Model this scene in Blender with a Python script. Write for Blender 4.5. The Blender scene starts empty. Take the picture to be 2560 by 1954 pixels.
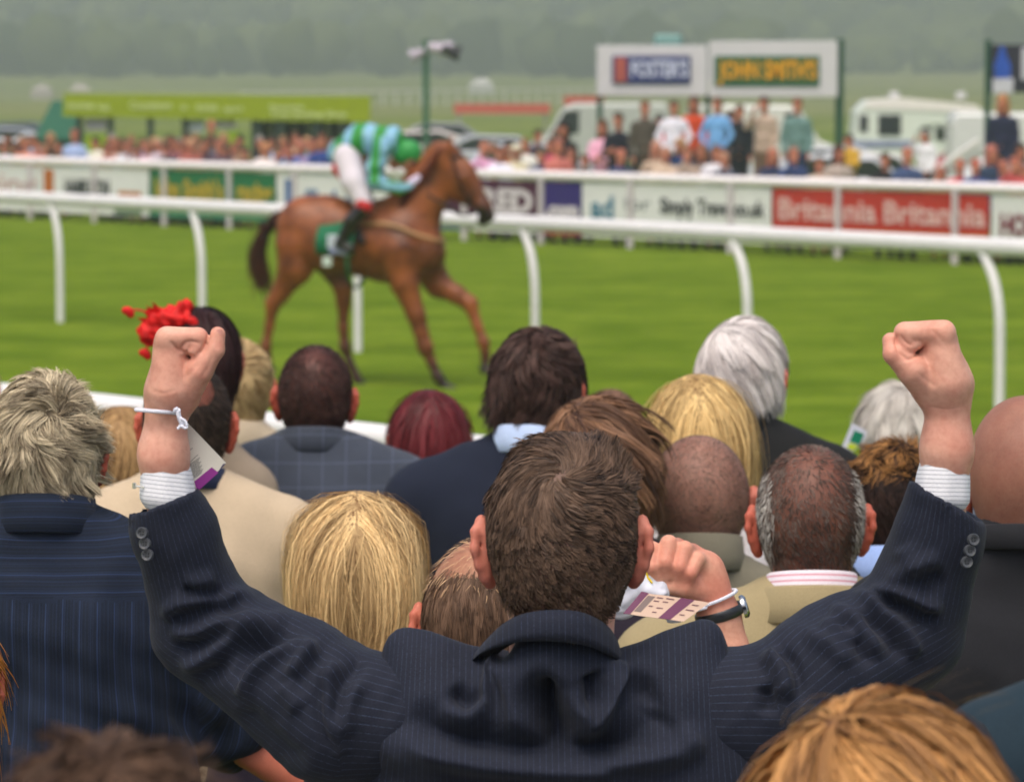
import bpy, math, random
import numpy as np
from mathutils import Vector, Matrix
R = math.radians
rnd = random.Random(7)
rng = np.random.default_rng(11)
S = bpy.context.scene
COL = S.collection
# ------------------------------------------------------------------ camera
FPX, CXP, CYP, HZ, CAMH = 9600.0, 1280.0, 977.0, 185.0, 2.75
TH = math.atan((CYP - HZ) / FPX)
cam = bpy.data.cameras.new('camera')
cam.sensor_width = 36.0
cam.lens = FPX / 2560.0 * 36.0
cam.clip_start, cam.clip_end = 0.1, 6000
cam.dof.use_dof = True
cam.dof.focus_distance = 4.65
cam.dof.aperture_fstop = 11.2
camo = bpy.data.objects.new('camera', cam)
COL.objects.link(camo)
camo.location = (0, 0, CAMH)
camo.rotation_euler = (R(90) - TH, 0, 0)
S.camera = camo
# ------------------------------------------------------------------ light
SUN_EL = R(62)
w = bpy.data.worlds.new('World'); S.world = w; w.use_nodes = True
nt = w.node_tree
bg = nt.nodes['Background']
sky = nt.nodes.new('ShaderNodeTexSky')
sky.sky_type = 'NISHITA'; sky.sun_disc = False
sky.sun_elevation = SUN_EL; sky.sun_rotation = R(198)
sky.air_density = 1.0; sky.dust_density = 6.0; sky.ozone_density = 0.6
nt.links.new(sky.outputs[0], bg.inputs[0]); bg.inputs[1].default_value = 0.135
sun = bpy.data.lights.new('sun', 'SUN'); sun.energy = 1.05; sun.angle = R(50); sun.color = (1.0, 0.95, 0.87)
suno = bpy.data.objects.new('sun', sun); COL.objects.link(suno)
suno.rotation_euler = (R(24), 0, R(-14))      # from above, a little behind the photographer
S.view_settings.view_transform = 'Standard'; S.view_settings.look = 'None'
S.view_settings.exposure = 0.52; S.view_settings.gamma = 1.0
S.view_settings.use_curve_mapping = False
cy = S.cycles
cy.use_denoising = True; cy.max_bounces = 5; cy.diffuse_bounces = 3; cy.glossy_bounces = 2
cy.transmission_bounces = 3; cy.volume_bounces = 1; cy.transparent_max_bounces = 6
cy.use_adaptive_sampling = True; cy.adaptive_threshold = 0.02

# ------------------------------------------------------------------ helpers
def at(px, py, Y):
    """point at world distance Y seen at photo pixel (px, py)"""
    dx = (px - CXP) / FPX; dz = -(py - CYP) / FPX
    d = np.array([dx, math.cos(TH) + math.sin(TH) * dz, -math.sin(TH) + math.cos(TH) * dz])
    k = Y / d[1]
    return np.array([d[0] * k, Y, CAMH + d[2] * k])
GL = 0.45      # level of the spectators' lawn
K = 2560 / 2201.0
def atD(x, y, Y): return at(x * K, y * K, Y)
def gnd(px, py, z=0.0):
    p = at(px, py, 1.0)
    t = (z - CAMH) / (p[2] - CAMH)
    return np.array([p[0] * t, t, z])

def lin(h):
    if isinstance(h, (tuple, list)): return tuple(h)
    h = h.lstrip('#'); o = []
    for i in (0, 2, 4):
        c = int(h[i:i + 2], 16) / 255
        o.append(c / 12.92 if c <= .04045 else ((c + .055) / 1.055) ** 2.4)
    return tuple(o)

_M = {}
class NB:
    def __init__(s, name):
        s.m = bpy.data.materials.new(name); s.m.use_nodes = True
        s.t = s.m.node_tree; s.b = s.t.nodes['Principled BSDF']
    def n(s, typ, **kw):
        x = s.t.nodes.new(typ)
        for k, v in kw.items(): setattr(x, k, v)
        return x
    def l(s, a, b): s.t.links.new(a, b)
    def math(s, op, a, b=None, c=None):
        x = s.n('ShaderNodeMath', operation=op)
        for i, v in enumerate((a, b, c)):
            if v is None: continue
            if isinstance(v, (int, float)): x.inputs[i].default_value = v
            else: s.l(v, x.inputs[i])
        return x.outputs[0]
    def mix(s, f, a, b):
        x = s.n('ShaderNodeMix', data_type='RGBA')
        for i, v in ((0, f), (6, a), (7, b)):
            if isinstance(v, (int, float)): x.inputs[i].default_value = v
            elif isinstance(v, tuple): x.inputs[i].default_value = (*v[:3], 1)
            else: s.l(v, x.inputs[i])
        return x.outputs[2]
    def noise(s, scale, detail=4, rough=.5, vec=None, sc3=None):
        x = s.n('ShaderNodeTexNoise'); x.inputs['Scale'].default_value = scale
        x.inputs['Detail'].default_value = detail; x.inputs['Roughness'].default_value = rough
        if vec is None:
            tc = s.n('ShaderNodeTexCoord'); vec = tc.outputs['Object']
        if sc3 is not None:
            mp = s.n('ShaderNodeMapping'); mp.inputs['Scale'].default_value = sc3
            s.l(vec, mp.inputs[0]); vec = mp.outputs[0]
        s.l(vec, x.inputs['Vector'])
        return x.outputs[0]
    def ramp(s, f, a, b):
        x = s.n('ShaderNodeMapRange'); x.inputs[1].default_value = a; x.inputs[2].default_value = b
        s.l(f, x.inputs[0]); return x.outputs[0]
    def attr(s, name):
        x = s.n('ShaderNodeAttribute', attribute_name=name); return x.outputs['Fac']
    def bump(s, h, strength=.3, dist=.002):
        x = s.n('ShaderNodeBump'); x.inputs['Strength'].default_value = strength
        x.inputs['Distance'].default_value = dist; s.l(h, x.inputs['Height']); s.l(x.outputs[0], s.b.inputs['Normal'])
    def fin(s, col, rough=.7, spec=.3, metal=0, sheen=0):
        if isinstance(col, tuple): s.b.inputs['Base Color'].default_value = (*col[:3], 1)
        else: s.l(col, s.b.inputs['Base Color'])
        s.b.inputs['Roughness'].default_value = rough
        s.b.inputs['Specular IOR Level'].default_value = spec
        s.b.inputs['Metallic'].default_value = metal
        s.b.inputs['Sheen Weight'].default_value = sheen
        return s.m

def plain(col, rough=.6, spec=.3, metal=0, var=.12, vscale=6):
    col = lin(col); key = ('plain', col, rough, spec, metal)
    if key in _M: return _M[key]
    n = NB('paint'); f = n.ramp(n.noise(vscale, 5, .6), .3, .7)
    d = tuple(c * (1 - var) for c in col); u = tuple(min(1, c * (1 + var)) for c in col)
    _M[key] = n.fin(n.mix(f, d, u), rough, spec, metal); return _M[key]

def cloth(col, kind='plain', c2=None, rough=.85, sheen=.04, sp=.0066, lw=.10, weave=900, mottle=.25):
    """woven cloth; stripes run along the mesh attributes sa (across) and sb (along)"""
    col = lin(col); c2 = lin(c2) if c2 else None
    key = ('cloth', col, kind, c2, sp, lw)
    if key in _M: return _M[key]
    n = NB('cloth')
    f = n.ramp(n.noise(9, 4, .6), .3, .7)
    c = n.mix(f, tuple(x * (1 - mottle) for x in col), tuple(x * (1 + mottle) for x in col))
    fine = n.noise(weave, 2, .6)
    c = n.mix(n.ramp(fine, .3, .75), c, tuple(min(1, x * 1.5 + .004) for x in col))
    def line(att, spc, wd, soft=.5, ph=0.0):
        v = n.math('FRACT', n.math('ADD', n.math('DIVIDE', n.attr(att), spc), ph))
        dd = n.math('ABSOLUTE', n.math('SUBTRACT', v, .5))
        return n.math('SUBTRACT', 1.0, n.math('SMOOTH_MIN', n.math('DIVIDE', dd, wd), 1.0, .2))
    if kind in ('pin', 'stripe'):
        g = line('sa', sp, lw)
        if kind == 'pin': g = n.math('MULTIPLY', g, n.ramp(n.noise(700, 1), .35, .6))
        c = n.mix(n.math('MAXIMUM', g, 0.0), c, c2)
    if kind == 'multi':
        g = n.math('MAXIMUM', line('sa', sp, lw), n.math('MULTIPLY', line('sa', sp * .5, lw * 1.3, ph=.23), .45))
        g = n.math('MAXIMUM', g, n.math('MULTIPLY', line('sa', sp * .21, .16), .22))
        c = n.mix(n.math('MAXIMUM', g, 0.0), c, c2)
    if kind == 'check':
        g = n.math('MAXIMUM', line('sa', sp, lw), line('sb', sp, lw))
        g = n.math('MULTIPLY', g, .5)
        c = n.mix(n.math('MAXIMUM', g, 0.0), c, c2)
    n.bump(fine, .25, .0008)
    _M[key] = n.fin(c, rough, .2, 0, sheen); return _M[key]

def skin(base='c98a72', stub='3a2c26', amt=.6, deep='9a4a38'):
    key = ('skin', base, stub, amt, deep)
    if key in _M: return _M[key]
    n = NB('skin'); b = lin(base); st = lin(stub); dp = lin(deep)
    f = n.ramp(n.noise(26, 4, .55), .35, .75)
    c = n.mix(n.math('MULTIPLY', f, .38), b, dp)
    f2 = n.ramp(n.noise(140, 3, .6), .42, .72); c = n.mix(n.math('MULTIPLY', f2, .22), c, lin('a84a3a'))
    c = n.mix(n.math('MULTIPLY', n.attr('red'), .68), c, lin('bc5240'))
    sp = n.ramp(n.noise(620, 3, .7), .30, .62)
    big = n.ramp(n.noise(22, 3, .5), .2, .8)
    k = n.math('MULTIPLY', n.attr('scalp'), n.math('MULTIPLY_ADD', sp, .32, .68))
    k = n.math('MULTIPLY', n.math('MULTIPLY', k, n.math('MULTIPLY_ADD', big, .3, .8)), amt)
    n.b.inputs['Subsurface Weight'].default_value = .12
    n.b.inputs['Subsurface Radius'].default_value = (.012, .004, .002)
    n.b.inputs['Subsurface Scale'].default_value = .5
    n.bump(n.noise(300, 5, .7), .28, .0009)
    _M[key] = n.fin(n.mix(k, c, st), .52, .35); return _M[key]

def hairmat(dark, light, rough=.5, tip=None):
    key = ('hair', dark, light, tip)
    if key in _M: return _M[key]
    n = NB('hair'); c = n.mix(n.attr('hc'), lin(dark), lin(light))
    if tip: c = n.mix(n.attr('ht'), c, lin(tip))
    n.b.inputs['Anisotropic'].default_value = .3
    _M[key] = n.fin(c, rough + .1, .18); return _M[key]

def obj(name, V, F, mat, parent=None, attrs=None, smooth=True, label=None):
    me = bpy.data.meshes.new(name)
    V = np.asarray(V, dtype=np.float32)
    if isinstance(F, np.ndarray):
        nv = F.shape[1]
        me.vertices.add(len(V)); me.vertices.foreach_set('co', V.ravel())
        me.loops.add(F.size); me.loops.foreach_set('vertex_index', F.astype(np.int32).ravel())
        me.polygons.add(len(F)); me.polygons.foreach_set('loop_start', np.arange(0, F.size, nv, dtype=np.int32))
        me.update(calc_edges=True)
    else:
        me.from_pydata(V.tolist(), [], [list(map(int, f)) for f in F]); me.update()
    if smooth: me.polygons.foreach_set('use_smooth', np.ones(len(me.polygons), dtype=bool))
    for k, a in (attrs or {}).items():
        at_ = me.attributes.new(k, 'FLOAT', 'POINT'); at_.data.foreach_set('value', np.asarray(a, dtype=np.float32))
    if mat: me.materials.append(mat)
    o = bpy.data.objects.new(name, me); COL.objects.link(o)
    if parent: o.parent = parent
    if label: o['label'] = label
    return o

def thing(name, label, cat, loc=(0, 0, 0), rz=0, group=None, kind=None):
    o = bpy.data.objects.new(name, None); COL.objects.link(o)
    o.location = [float(c) for c in loc]; o.rotation_euler = (0, 0, rz); o.empty_display_size = .2
    o['label'] = label; o['category'] = cat
    if group: o['group'] = group
    if kind: o['kind'] = kind
    return o
def tag(o, label=None, cat=None, group=None, kind=None):
    if label: o['label'] = label
    if cat: o['category'] = cat
    if group: o['group'] = group
    if kind: o['kind'] = kind
    return o

# ---- plain polygon builders (lists of verts / faces) ----
class MB:
    def __init__(s): s.v = []; s.f = []; s.sm = False
    def add(s, V, F):
        b = len(s.v); s.v.extend([tuple(map(float, p)) for p in V]); s.f.extend([[i + b for i in f] for f in F]); return s
    def box(s, c, d, rz=0, bev=0):
        x, y, z = [q / 2 for q in d]; b = min(bev, x * .9, y * .9, z * .9)
        ca, sa = math.cos(rz), math.sin(rz)
        if b <= 0:
            P = [(i * x, j * y, k * z) for k in (-1, 1) for j in (-1, 1) for i in (-1, 1)]
            Fs = [(0, 2, 3, 1), (4, 5, 7, 6), (0, 1, 5, 4), (2, 6, 7, 3), (0, 4, 6, 2), (1, 3, 7, 5)]
        else:
            ring = [(x - b, -y), (x, -y + b), (x, y - b), (x - b, y), (-x + b, y), (-x, y - b), (-x, -y + b), (-x + b, -y)]
            P = []
            for zz, sc in ((-z, b), (-z + b, 0), (z - b, 0), (z, b)):
                for (a, e) in ring:
                    P.append((a * (x - sc) / x, e * (y - sc) / y, zz))
            Fs = [tuple(range(7, -1, -1)), tuple(range(24, 32))]
            for k in range(3):
                for i in range(8):
                    j = (i + 1) % 8; Fs.append((k * 8 + i, k * 8 + j, k * 8 + 8 + j, k * 8 + 8 + i))
        P = [(c[0] + p[0] * ca - p[1] * sa, c[1] + p[0] * sa + p[1] * ca, c[2] + p[2]) for p in P]
        return s.add(P, Fs)
    def seg(s, a, b, wd, ht):
        """box between two points in plan, wd thick, ht high (a, b at mid height)"""
        a = np.array(a, float); b = np.array(b, float); d = b - a; L = math.hypot(d[0], d[1])
        n = np.array([-d[1] / L, d[0] / L, 0]) * wd / 2; u = np.array([0, 0, ht / 2])
        P = [a - n - u, b - n - u, b + n - u, a + n - u, a - n + u, b - n + u, b + n + u, a + n + u]
        return s.add(P, [(3, 2, 1, 0), (4, 5, 6, 7), (0, 1, 5, 4), (1, 2, 6, 5), (2, 3, 7, 6), (3, 0, 4, 7)])
    def tube(s, pts, r, n=10, caps=True, sq=None):
        pts = [np.array(p, float) for p in pts]; m = len(pts)
        rr = [r] * m if isinstance(r, (int, float)) else list(r)
        b = len(s.v); up = None
        for i, p in enumerate(pts):
            t = pts[min(i + 1, m - 1)] - pts[max(i - 1, 0)]; t = t / (np.linalg.norm(t) + 1e-9)
            if up is None:
                up = np.array([0, 0, 1.0]) if abs(t[2]) < .9 else np.array([0, 1.0, 0])
            e1 = np.cross(up, t); e1 /= np.linalg.norm(e1) + 1e-9; e2 = np.cross(t, e1); up = e2
            for k in range(n):
                a = 2 * math.pi * k / n
                q = p + (e1 * math.cos(a) + e2 * math.sin(a) * (sq or 1)) * rr[i]
                s.v.append(tuple(q))
        for i in range(m - 1):
            for k in range(n):
                j = (k + 1) % n
                s.f.append([b + i * n + k, b + i * n + j, b + (i + 1) * n + j, b + (i + 1) * n + k])
        if caps:
            s.f.append([b + k for k in range(n)][::-1]); s.f.append([b + (m - 1) * n + k for k in range(n)])
        return s
    def prism(s, pts, y0, y1):
        """polygon in x,z extruded from y0 to y1"""
        n = len(pts)
        P = [(p[0], y0, p[1]) for p in pts] + [(p[0], y1, p[1]) for p in pts]
        Fs = [tuple(range(n)), tuple(range(2 * n - 1, n - 1, -1))] + [(i, i + n, (i + 1) % n + n, (i + 1) % n) for i in range(n)]
        return s.add(P, Fs)
    def build(s, name, mat, parent=None, smooth=False, label=None):
        o = obj(name, s.v, s.f, mat, parent, smooth=smooth, label=label)
        if smooth:
            try:
                o.data.set_sharp_from_angle(angle=R(40))
            except Exception: pass
        return o

def smooth_path(pts, n=24):
    """Catmull-Rom through points"""
    P = np.array(pts, float); P = np.vstack([2 * P[0] - P[1], P, 2 * P[-1] - P[-2]]); out = []
    m = len(P) - 3
    for t in np.linspace(0, m - 1e-6, n):
        i = int(t); u = t - i; a, b, c, d = P[i:i + 4]
        out.append(.5 * ((2 * b) + (-a + c) * u + (2 * a - 5 * b + 4 * c - d) * u * u + (-a + 3 * b - 3 * c + d) * u ** 3))
    return np.array(out)

# ---- implicit surfaces: smooth unions of tapered capsules, meshed by surface nets ----
def C(a, b, ra, rb=None, k=.02, sq=(1, 1, 1), op='u'):
    return dict(a=np.array(a, float), b=np.array(b, float), ra=ra, rb=ra if rb is None else rb, k=k, sq=np.array(sq, float), op=op)
def E(c, semi, k=.02, op='u'):
    r = max(semi); return C(c, c, r, r, k, [q / r for q in semi], op)
def chain(pts, rs, k=.02, sq=(1, 1, 1)):
    return [C(pts[i], pts[i + 1], rs[i], rs[i + 1], k, sq) for i in range(len(pts) - 1)]
def _prim(P, q):
    a, d = q['a'], q['b'] - q['a']; L2 = float(d @ d)
    if L2 < 1e-12: t = 0.0; c = a; r = q['ra']; v = (P - c) / q['sq']
    else:
        t = np.clip((P - a) @ d / L2, 0, 1); v = (P - a - t[..., None] * d) / q['sq']; r = q['ra'] + (q['rb'] - q['ra']) * t
    return (np.sqrt((v * v).sum(-1)) - r) * q['sq'].min()
def field(prims, h, planes=(), warp=None):
    lo = np.min([np.minimum(q['a'] - q['sq'] * q['ra'], q['b'] - q['sq'] * q['rb']) for q in prims if q['op'] == 'u'], 0) - 3 * h - .004
    hi = np.max([np.maximum(q['a'] + q['sq'] * q['ra'], q['b'] + q['sq'] * q['rb']) for q in prims if q['op'] == 'u'], 0) + 3 * h + .004
    n = np.ceil((hi - lo) / h).astype(int) + 1
    ax = [lo[i] + h * np.arange(n[i]) for i in range(3)]
    D = np.full(n, 9.0, dtype=np.float32)
    for q in prims:
        m = q['k'] + 4 * h
        r = max(q['ra'], q['rb']) * q['sq'] + m
        l = np.minimum(q['a'], q['b']) - r; u = np.maximum(q['a'], q['b']) + r
        sl = []
        for i in range(3):
            i0 = max(0, int((l[i] - lo[i]) / h)); i1 = min(n[i], int((u[i] - lo[i]) / h) + 2); sl.append(slice(i0, i1))
        if any(s_.stop <= s_.start for s_ in sl): continue
        G = np.stack(np.meshgrid(ax[0][sl[0]], ax[1][sl[1]], ax[2][sl[2]], indexing='ij'), -1)
        d = _prim(G, q); A = D[tuple(sl)]
        if q['op'] == 'u':
            k = max(q['k'], 1e-5); hh = np.maximum(k - np.abs(A - d), 0) / k
            D[tuple(sl)] = np.minimum(A, d) - hh * hh * k * .25
        else:
            k = max(q['k'], 1e-5); d = -d; hh = np.maximum(k - np.abs(A - d), 0) / k
            D[tuple(sl)] = np.maximum(A, d) + hh * hh * k * .25
    if len(planes):
        G = np.stack(np.meshgrid(*ax, indexing='ij'), -1)
        for p, nrm in planes:
            nrm = np.array(nrm, float); nrm /= np.linalg.norm(nrm)
            D = np.maximum(D, (G - np.array(p)) @ nrm)
    return D, lo
def nets(D, lo, h):
    ins = D < 0
    n = np.array(D.shape)
    cnt = np.zeros(n - 1, dtype=np.int8)
    for i in (0, 1):
        for j in (0, 1):
            for k in (0, 1):
                cnt += ins[i:n[0] - 1 + i, j:n[1] - 1 + j, k:n[2] - 1 + k]
    act = np.argwhere((cnt > 0) & (cnt < 8))
    idx = -np.ones(n - 1, dtype=np.int64); idx[tuple(act.T)] = np.arange(len(act))
    V = np.zeros((len(act), 3)); W = np.zeros(len(act))
    cr = [(i, j, k) for i in (0, 1) for j in (0, 1) for k in (0, 1)]
    for a in range(8):
        for b in range(a + 1, 8):
            ca, cb = np.array(cr[a]), np.array(cr[b])
            if np.abs(ca - cb).sum() != 1: continue
            fa = D[tuple((act + ca).T)]; fb = D[tuple((act + cb).T)]
            m = (fa < 0) != (fb < 0); den = np.where(m, fa - fb, 1); t = np.where(m, fa / den, 0)
            V += np.where(m[:, None], act + ca + t[:, None] * (cb - ca), 0); W += m
    V = V / W[:, None] * h + lo
    F = []
    for ax in range(3):
        o1, o2 = (ax + 1) % 3, (ax + 2) % 3
        s0 = [slice(None)] * 3; s1 = [slice(None)] * 3
        s0[ax] = slice(0, n[ax] - 1); s1[ax] = slice(1, n[ax])
        ch = np.argwhere(ins[tuple(s0)] != ins[tuple(s1)])
        ch = ch[(ch[:, o1] > 0) & (ch[:, o2] > 0) & (ch[:, o1] < n[o1] - 1) & (ch[:, o2] < n[o2] - 1)]
        sg = ins[tuple(ch.T)]
        def cell(d1, d2):
            c = ch.copy(); c[:, o1] -= d1; c[:, o2] -= d2; return idx[tuple(c.T)]
        q = np.stack([cell(1, 1), cell(0, 1), cell(0, 0), cell(1, 0)], 1)
        q = np.where(sg[:, None], q, q[:, ::-1]); F.append(q)
    return V, np.vstack(F)
def mesh_sdf(prims, h, planes=(), relax=2):
    D, lo = field(prims, h, planes); V, F = nets(D, lo, h)
    for _ in range(relax): V = laplace(V, F, .5)
    return V, F
def laplace(V, F, k):
    A = np.zeros_like(V); c = np.zeros(len(V))
    for i in range(4):
        for j in ((i + 1) % 4, (i + 3) % 4):
            for a in range(3): A[:, a] += np.bincount(F[:, i], weights=V[F[:, j], a], minlength=len(V))
            c += np.bincount(F[:, i], minlength=len(V))
    return V + k * (A / np.maximum(c, 1)[:, None] - V)
def normals(V, F):
    n = np.cross(V[F[:, 2]] - V[F[:, 0]], V[F[:, 3]] - V[F[:, 1]]); N = np.zeros_like(V)
    for i in range(4):
        for a in range(3): N[:, a] += np.bincount(F[:, i], weights=n[:, a], minlength=len(V))
    return N / (np.linalg.norm(N, axis=1)[:, None] + 1e-12)
def join(parts):
    V, F, b = [], [], 0
    for v, f in parts: V.append(v); F.append(f + b); b += len(v)
    return np.vstack(V), np.vstack(F)
def sstep(a, b, x):
    t = np.clip((x - a) / (b - a), 0, 1); return t * t * (3 - 2 * t)
_sn = {}
def snoise(P, scale, seed=0, n=14):
    """cheap smooth noise, about -1..1"""
    if (seed, n) not in _sn:
        g = np.random.default_rng(1000 + seed); _sn[(seed, n)] = (g.normal(size=(n, 3)), g.uniform(0, 6.28, n))
    d, ph = _sn[(seed, n)]
    return np.sin(P @ (d.T * scale) + ph).sum(-1) / math.sqrt(n) * 1.1
def fold_disp(V, N, folds, Yref, side=True):
    """raise or sink ridges drawn as polylines (photo points turned into metres on the man's own plane)"""
    disp = np.zeros(len(V)); fac = sstep(-.15, .35, -N[:, 1]) if side else np.ones(len(V))
    for pts, amp, wd in folds:
        Q = smooth_path([(p[0], 0, p[1]) for p in pts], 8 * len(pts))[:, [0, 2]]
        best = np.full(len(V), 9.0); tb = np.zeros(len(V))
        for i in range(len(Q) - 1):
            a, d = Q[i], Q[i + 1] - Q[i]; v = V[:, [0, 2]] - a
            t = np.clip((v @ d) / (d @ d + 1e-12), 0, 1); r = np.sqrt(((v - t[:, None] * d) ** 2).sum(1))
            m = r < best; best = np.where(m, r, best); tb = np.where(m, (i + t) / (len(Q) - 1), tb)
        taper = np.clip(np.sin(np.clip(tb, 0, 1) * math.pi) * 1.8, .0, 1)
        disp += amp * np.exp(-(best / wd) ** 2) * taper
    return V + N * (disp * fac)[:, None]
# ------------------------------------------------------------------ heads, hair, people
def head_prims():
    p = [E((0, -.012, .036), (.0735, .092, .086), .03), E((0, -.035, .0), (.068, .062, .072), .04),
         E((0, .040, -.005), (.062, .052, .075), .04), E((0, .052, -.070), (.046, .042, .042), .04),
         C((0, -.022, -.03), (0, -.038, -.135), .053, .056, .03, (1.03, 1, 1)),
         C((0, .094, .0), (0, .108, -.028), .006, .011, .012), E((0, .083, .022), (.05, .014, .012), .02),
         C((-.018, .092, -.058), (.018, .092, -.058), .007, .007, .008), E((0, .09, -.092), (.02, .014, .014), .02)]
    p += [E((s * .028, .094, .008), (.013, .008, .009), .006, 's') for s in (-1, 1)]
    p += [E((s * .028, .084, .008), (.012, .012, .012), .002) for s in (-1, 1)]
    return p
def ear_mesh(sx, h=.0022):
    rim = [(.001, .014, .012), (.006, .008, .026), (.012, -.004, .031), (.017, -.012, .022), (.018, -.015, .006), (.014, -.012, -.010), (.008, -.005, -.022), (.004, .002, -.029)]
    pr = chain(rim, [.0035, .0042, .0045, .0045, .0042, .0042, .0055, .0062], .004)
    pr += [C((.007, -.004, .017), (.006, -.003, -.014), .0125, .0105, .005, (.42, 1, 1)), C((.002, .002, .016), (.003, .001, -.018), .011, .009, .006, (.62, 1, 1)), C((-.006, .002, .006), (.004, 0, .004), .012, .010, .008, (1, .8, 1.3))]
    pr += [E((.014, .0, .004), (.006, .006, .012), .004, 's')]
    V, F = mesh_sdf(pr, h, relax=1)
    V = V * np.array([sx, 1, 1]);
    if sx < 0: F = F[:, ::-1]
    return V * 1.16 + np.array([sx * .0735, -.008, -.008]), F
_HD = {}
def head_mesh(h=.0068, ears=True, neck=None):
    if (h, ears) not in _HD:
        V, F = mesh_sdf(head_prims(), h, relax=2); nh = len(V); red = np.zeros(nh)
        parts = [(V, F)]
        if ears:
            for s in (-1, 1):
                v, f = ear_mesh(s, max(.0026, h * .48)); parts.append((v, f)); red = np.concatenate([red, np.ones(len(v)) * .95])
        V, F = join(parts)
        _HD[(h, ears)] = (V, F, red)
    V, F, red = _HD[(h, ears)]
    return V.copy(), F.copy(), red.copy()
def scalp_mask(P):
    """1 where head hair grows (head space: +y is the face)"""
    x, y, z = P[:, 0], P[:, 1], P[:, 2]
    zb = -.104 + 1.0 * np.maximum(np.abs(x) - .022, 0)
    back = sstep(0, .018, z - zb)
    m = back * (1 - sstep(.02, .035, y) * (1 - sstep(.06, .078, z))) * (1 - sstep(.055, .07, y))
    side = (np.abs(x) > .055) & (y > -.022) & (z < .02)
    return np.where(side, 0, m)
def bend(P, pitch=0, roll=0, z0=-.15, z1=-.05):
    """tilt the head on the neck; lower points follow less"""
    wgt = sstep(z0, z1, P[:, 2])
    piv = np.array([0, -.03, -.10]); Q = P - piv
    a = -pitch * wgt; y = Q[:, 1] * np.cos(a) - Q[:, 2] * np.sin(a); z = Q[:, 1] * np.sin(a) + Q[:, 2] * np.cos(a)
    Q = np.stack([Q[:, 0], y, z], 1)
    b = roll * wgt; x = Q[:, 0] * np.cos(b) + Q[:, 2] * np.sin(b); z = -Q[:, 0] * np.sin(b) + Q[:, 2] * np.cos(b)
    return np.stack([x, Q[:, 1], z], 1) + piv
ELL = [(np.array([0, -.012, .036]), np.array([.0735, .092, .086])), (np.array([0, -.035, 0]), np.array([.068, .062, .072])),
       (np.array([0, -.03, -.06]), np.array([.057, .058, .06]))]
O0 = np.array([0, -.02, .012])
_G = {}
def _grid():
    if 'D' not in _G:
        pr = [q for q in head_prims() if q['op'] == 'u'][:5]; h = .0045
        pr = pr + [C((0, -.02, .0), (0, -.02, .001), .001, .001, .001)]
        D, lo = field(pr, h); D = np.minimum(D, .08)
        # true distance outside the small margin: grow from a padded box
        pad = 12; P = np.full(np.array(D.shape) + 2 * pad, .03, dtype=np.float32); P[pad:-pad, pad:-pad, pad:-pad] = np.minimum(D, .03)
        _G.update(D=P, lo=lo - pad * h, h=h)
        V, F = nets(D, lo, h); _G['V'] = V; _G['F'] = F; _G['N'] = normals(V, F)
    return _G
def _samp(P):
    g = _grid(); D = g['D']; q = (P - g['lo']) / g['h']; q = np.clip(q, 0, np.array(D.shape) - 2.001); i = q.astype(int); f = q - i; o = 0
    for a_ in (0, 1):
        for b_ in (0, 1):
            for c_ in (0, 1):
                w_ = (f[:, 0] if a_ else 1 - f[:, 0]) * (f[:, 1] if b_ else 1 - f[:, 1]) * (f[:, 2] if c_ else 1 - f[:, 2])
                o = o + w_ * D[i[:, 0] + a_, i[:, 1] + b_, i[:, 2] + c_]
    return o
def roots_on_head(n, g):
    G_ = _grid(); F = G_['F']; k = g.integers(0, len(F), n); w_ = g.dirichlet((1, 1, 1, 1), n)
    return (G_['V'][F[k]] * w_[..., None]).sum(1)
def push_out(P, off):
    for _ in range(2):
        d = _samp(P); e = .003
        n = np.stack([_samp(P + np.eye(3)[i] * e) - _samp(P - np.eye(3)[i] * e) for i in range(3)], 1); n = unit(n)
        m = d < off
        if not m.any(): break
        P = np.where(m[:, None], P + n * np.maximum(off - d, 0)[:, None], P)
    return P
def unit(v): return v / (np.linalg.norm(v, axis=-1, keepdims=True) + 1e-9)
HN, HW = .50, 1.33
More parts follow.
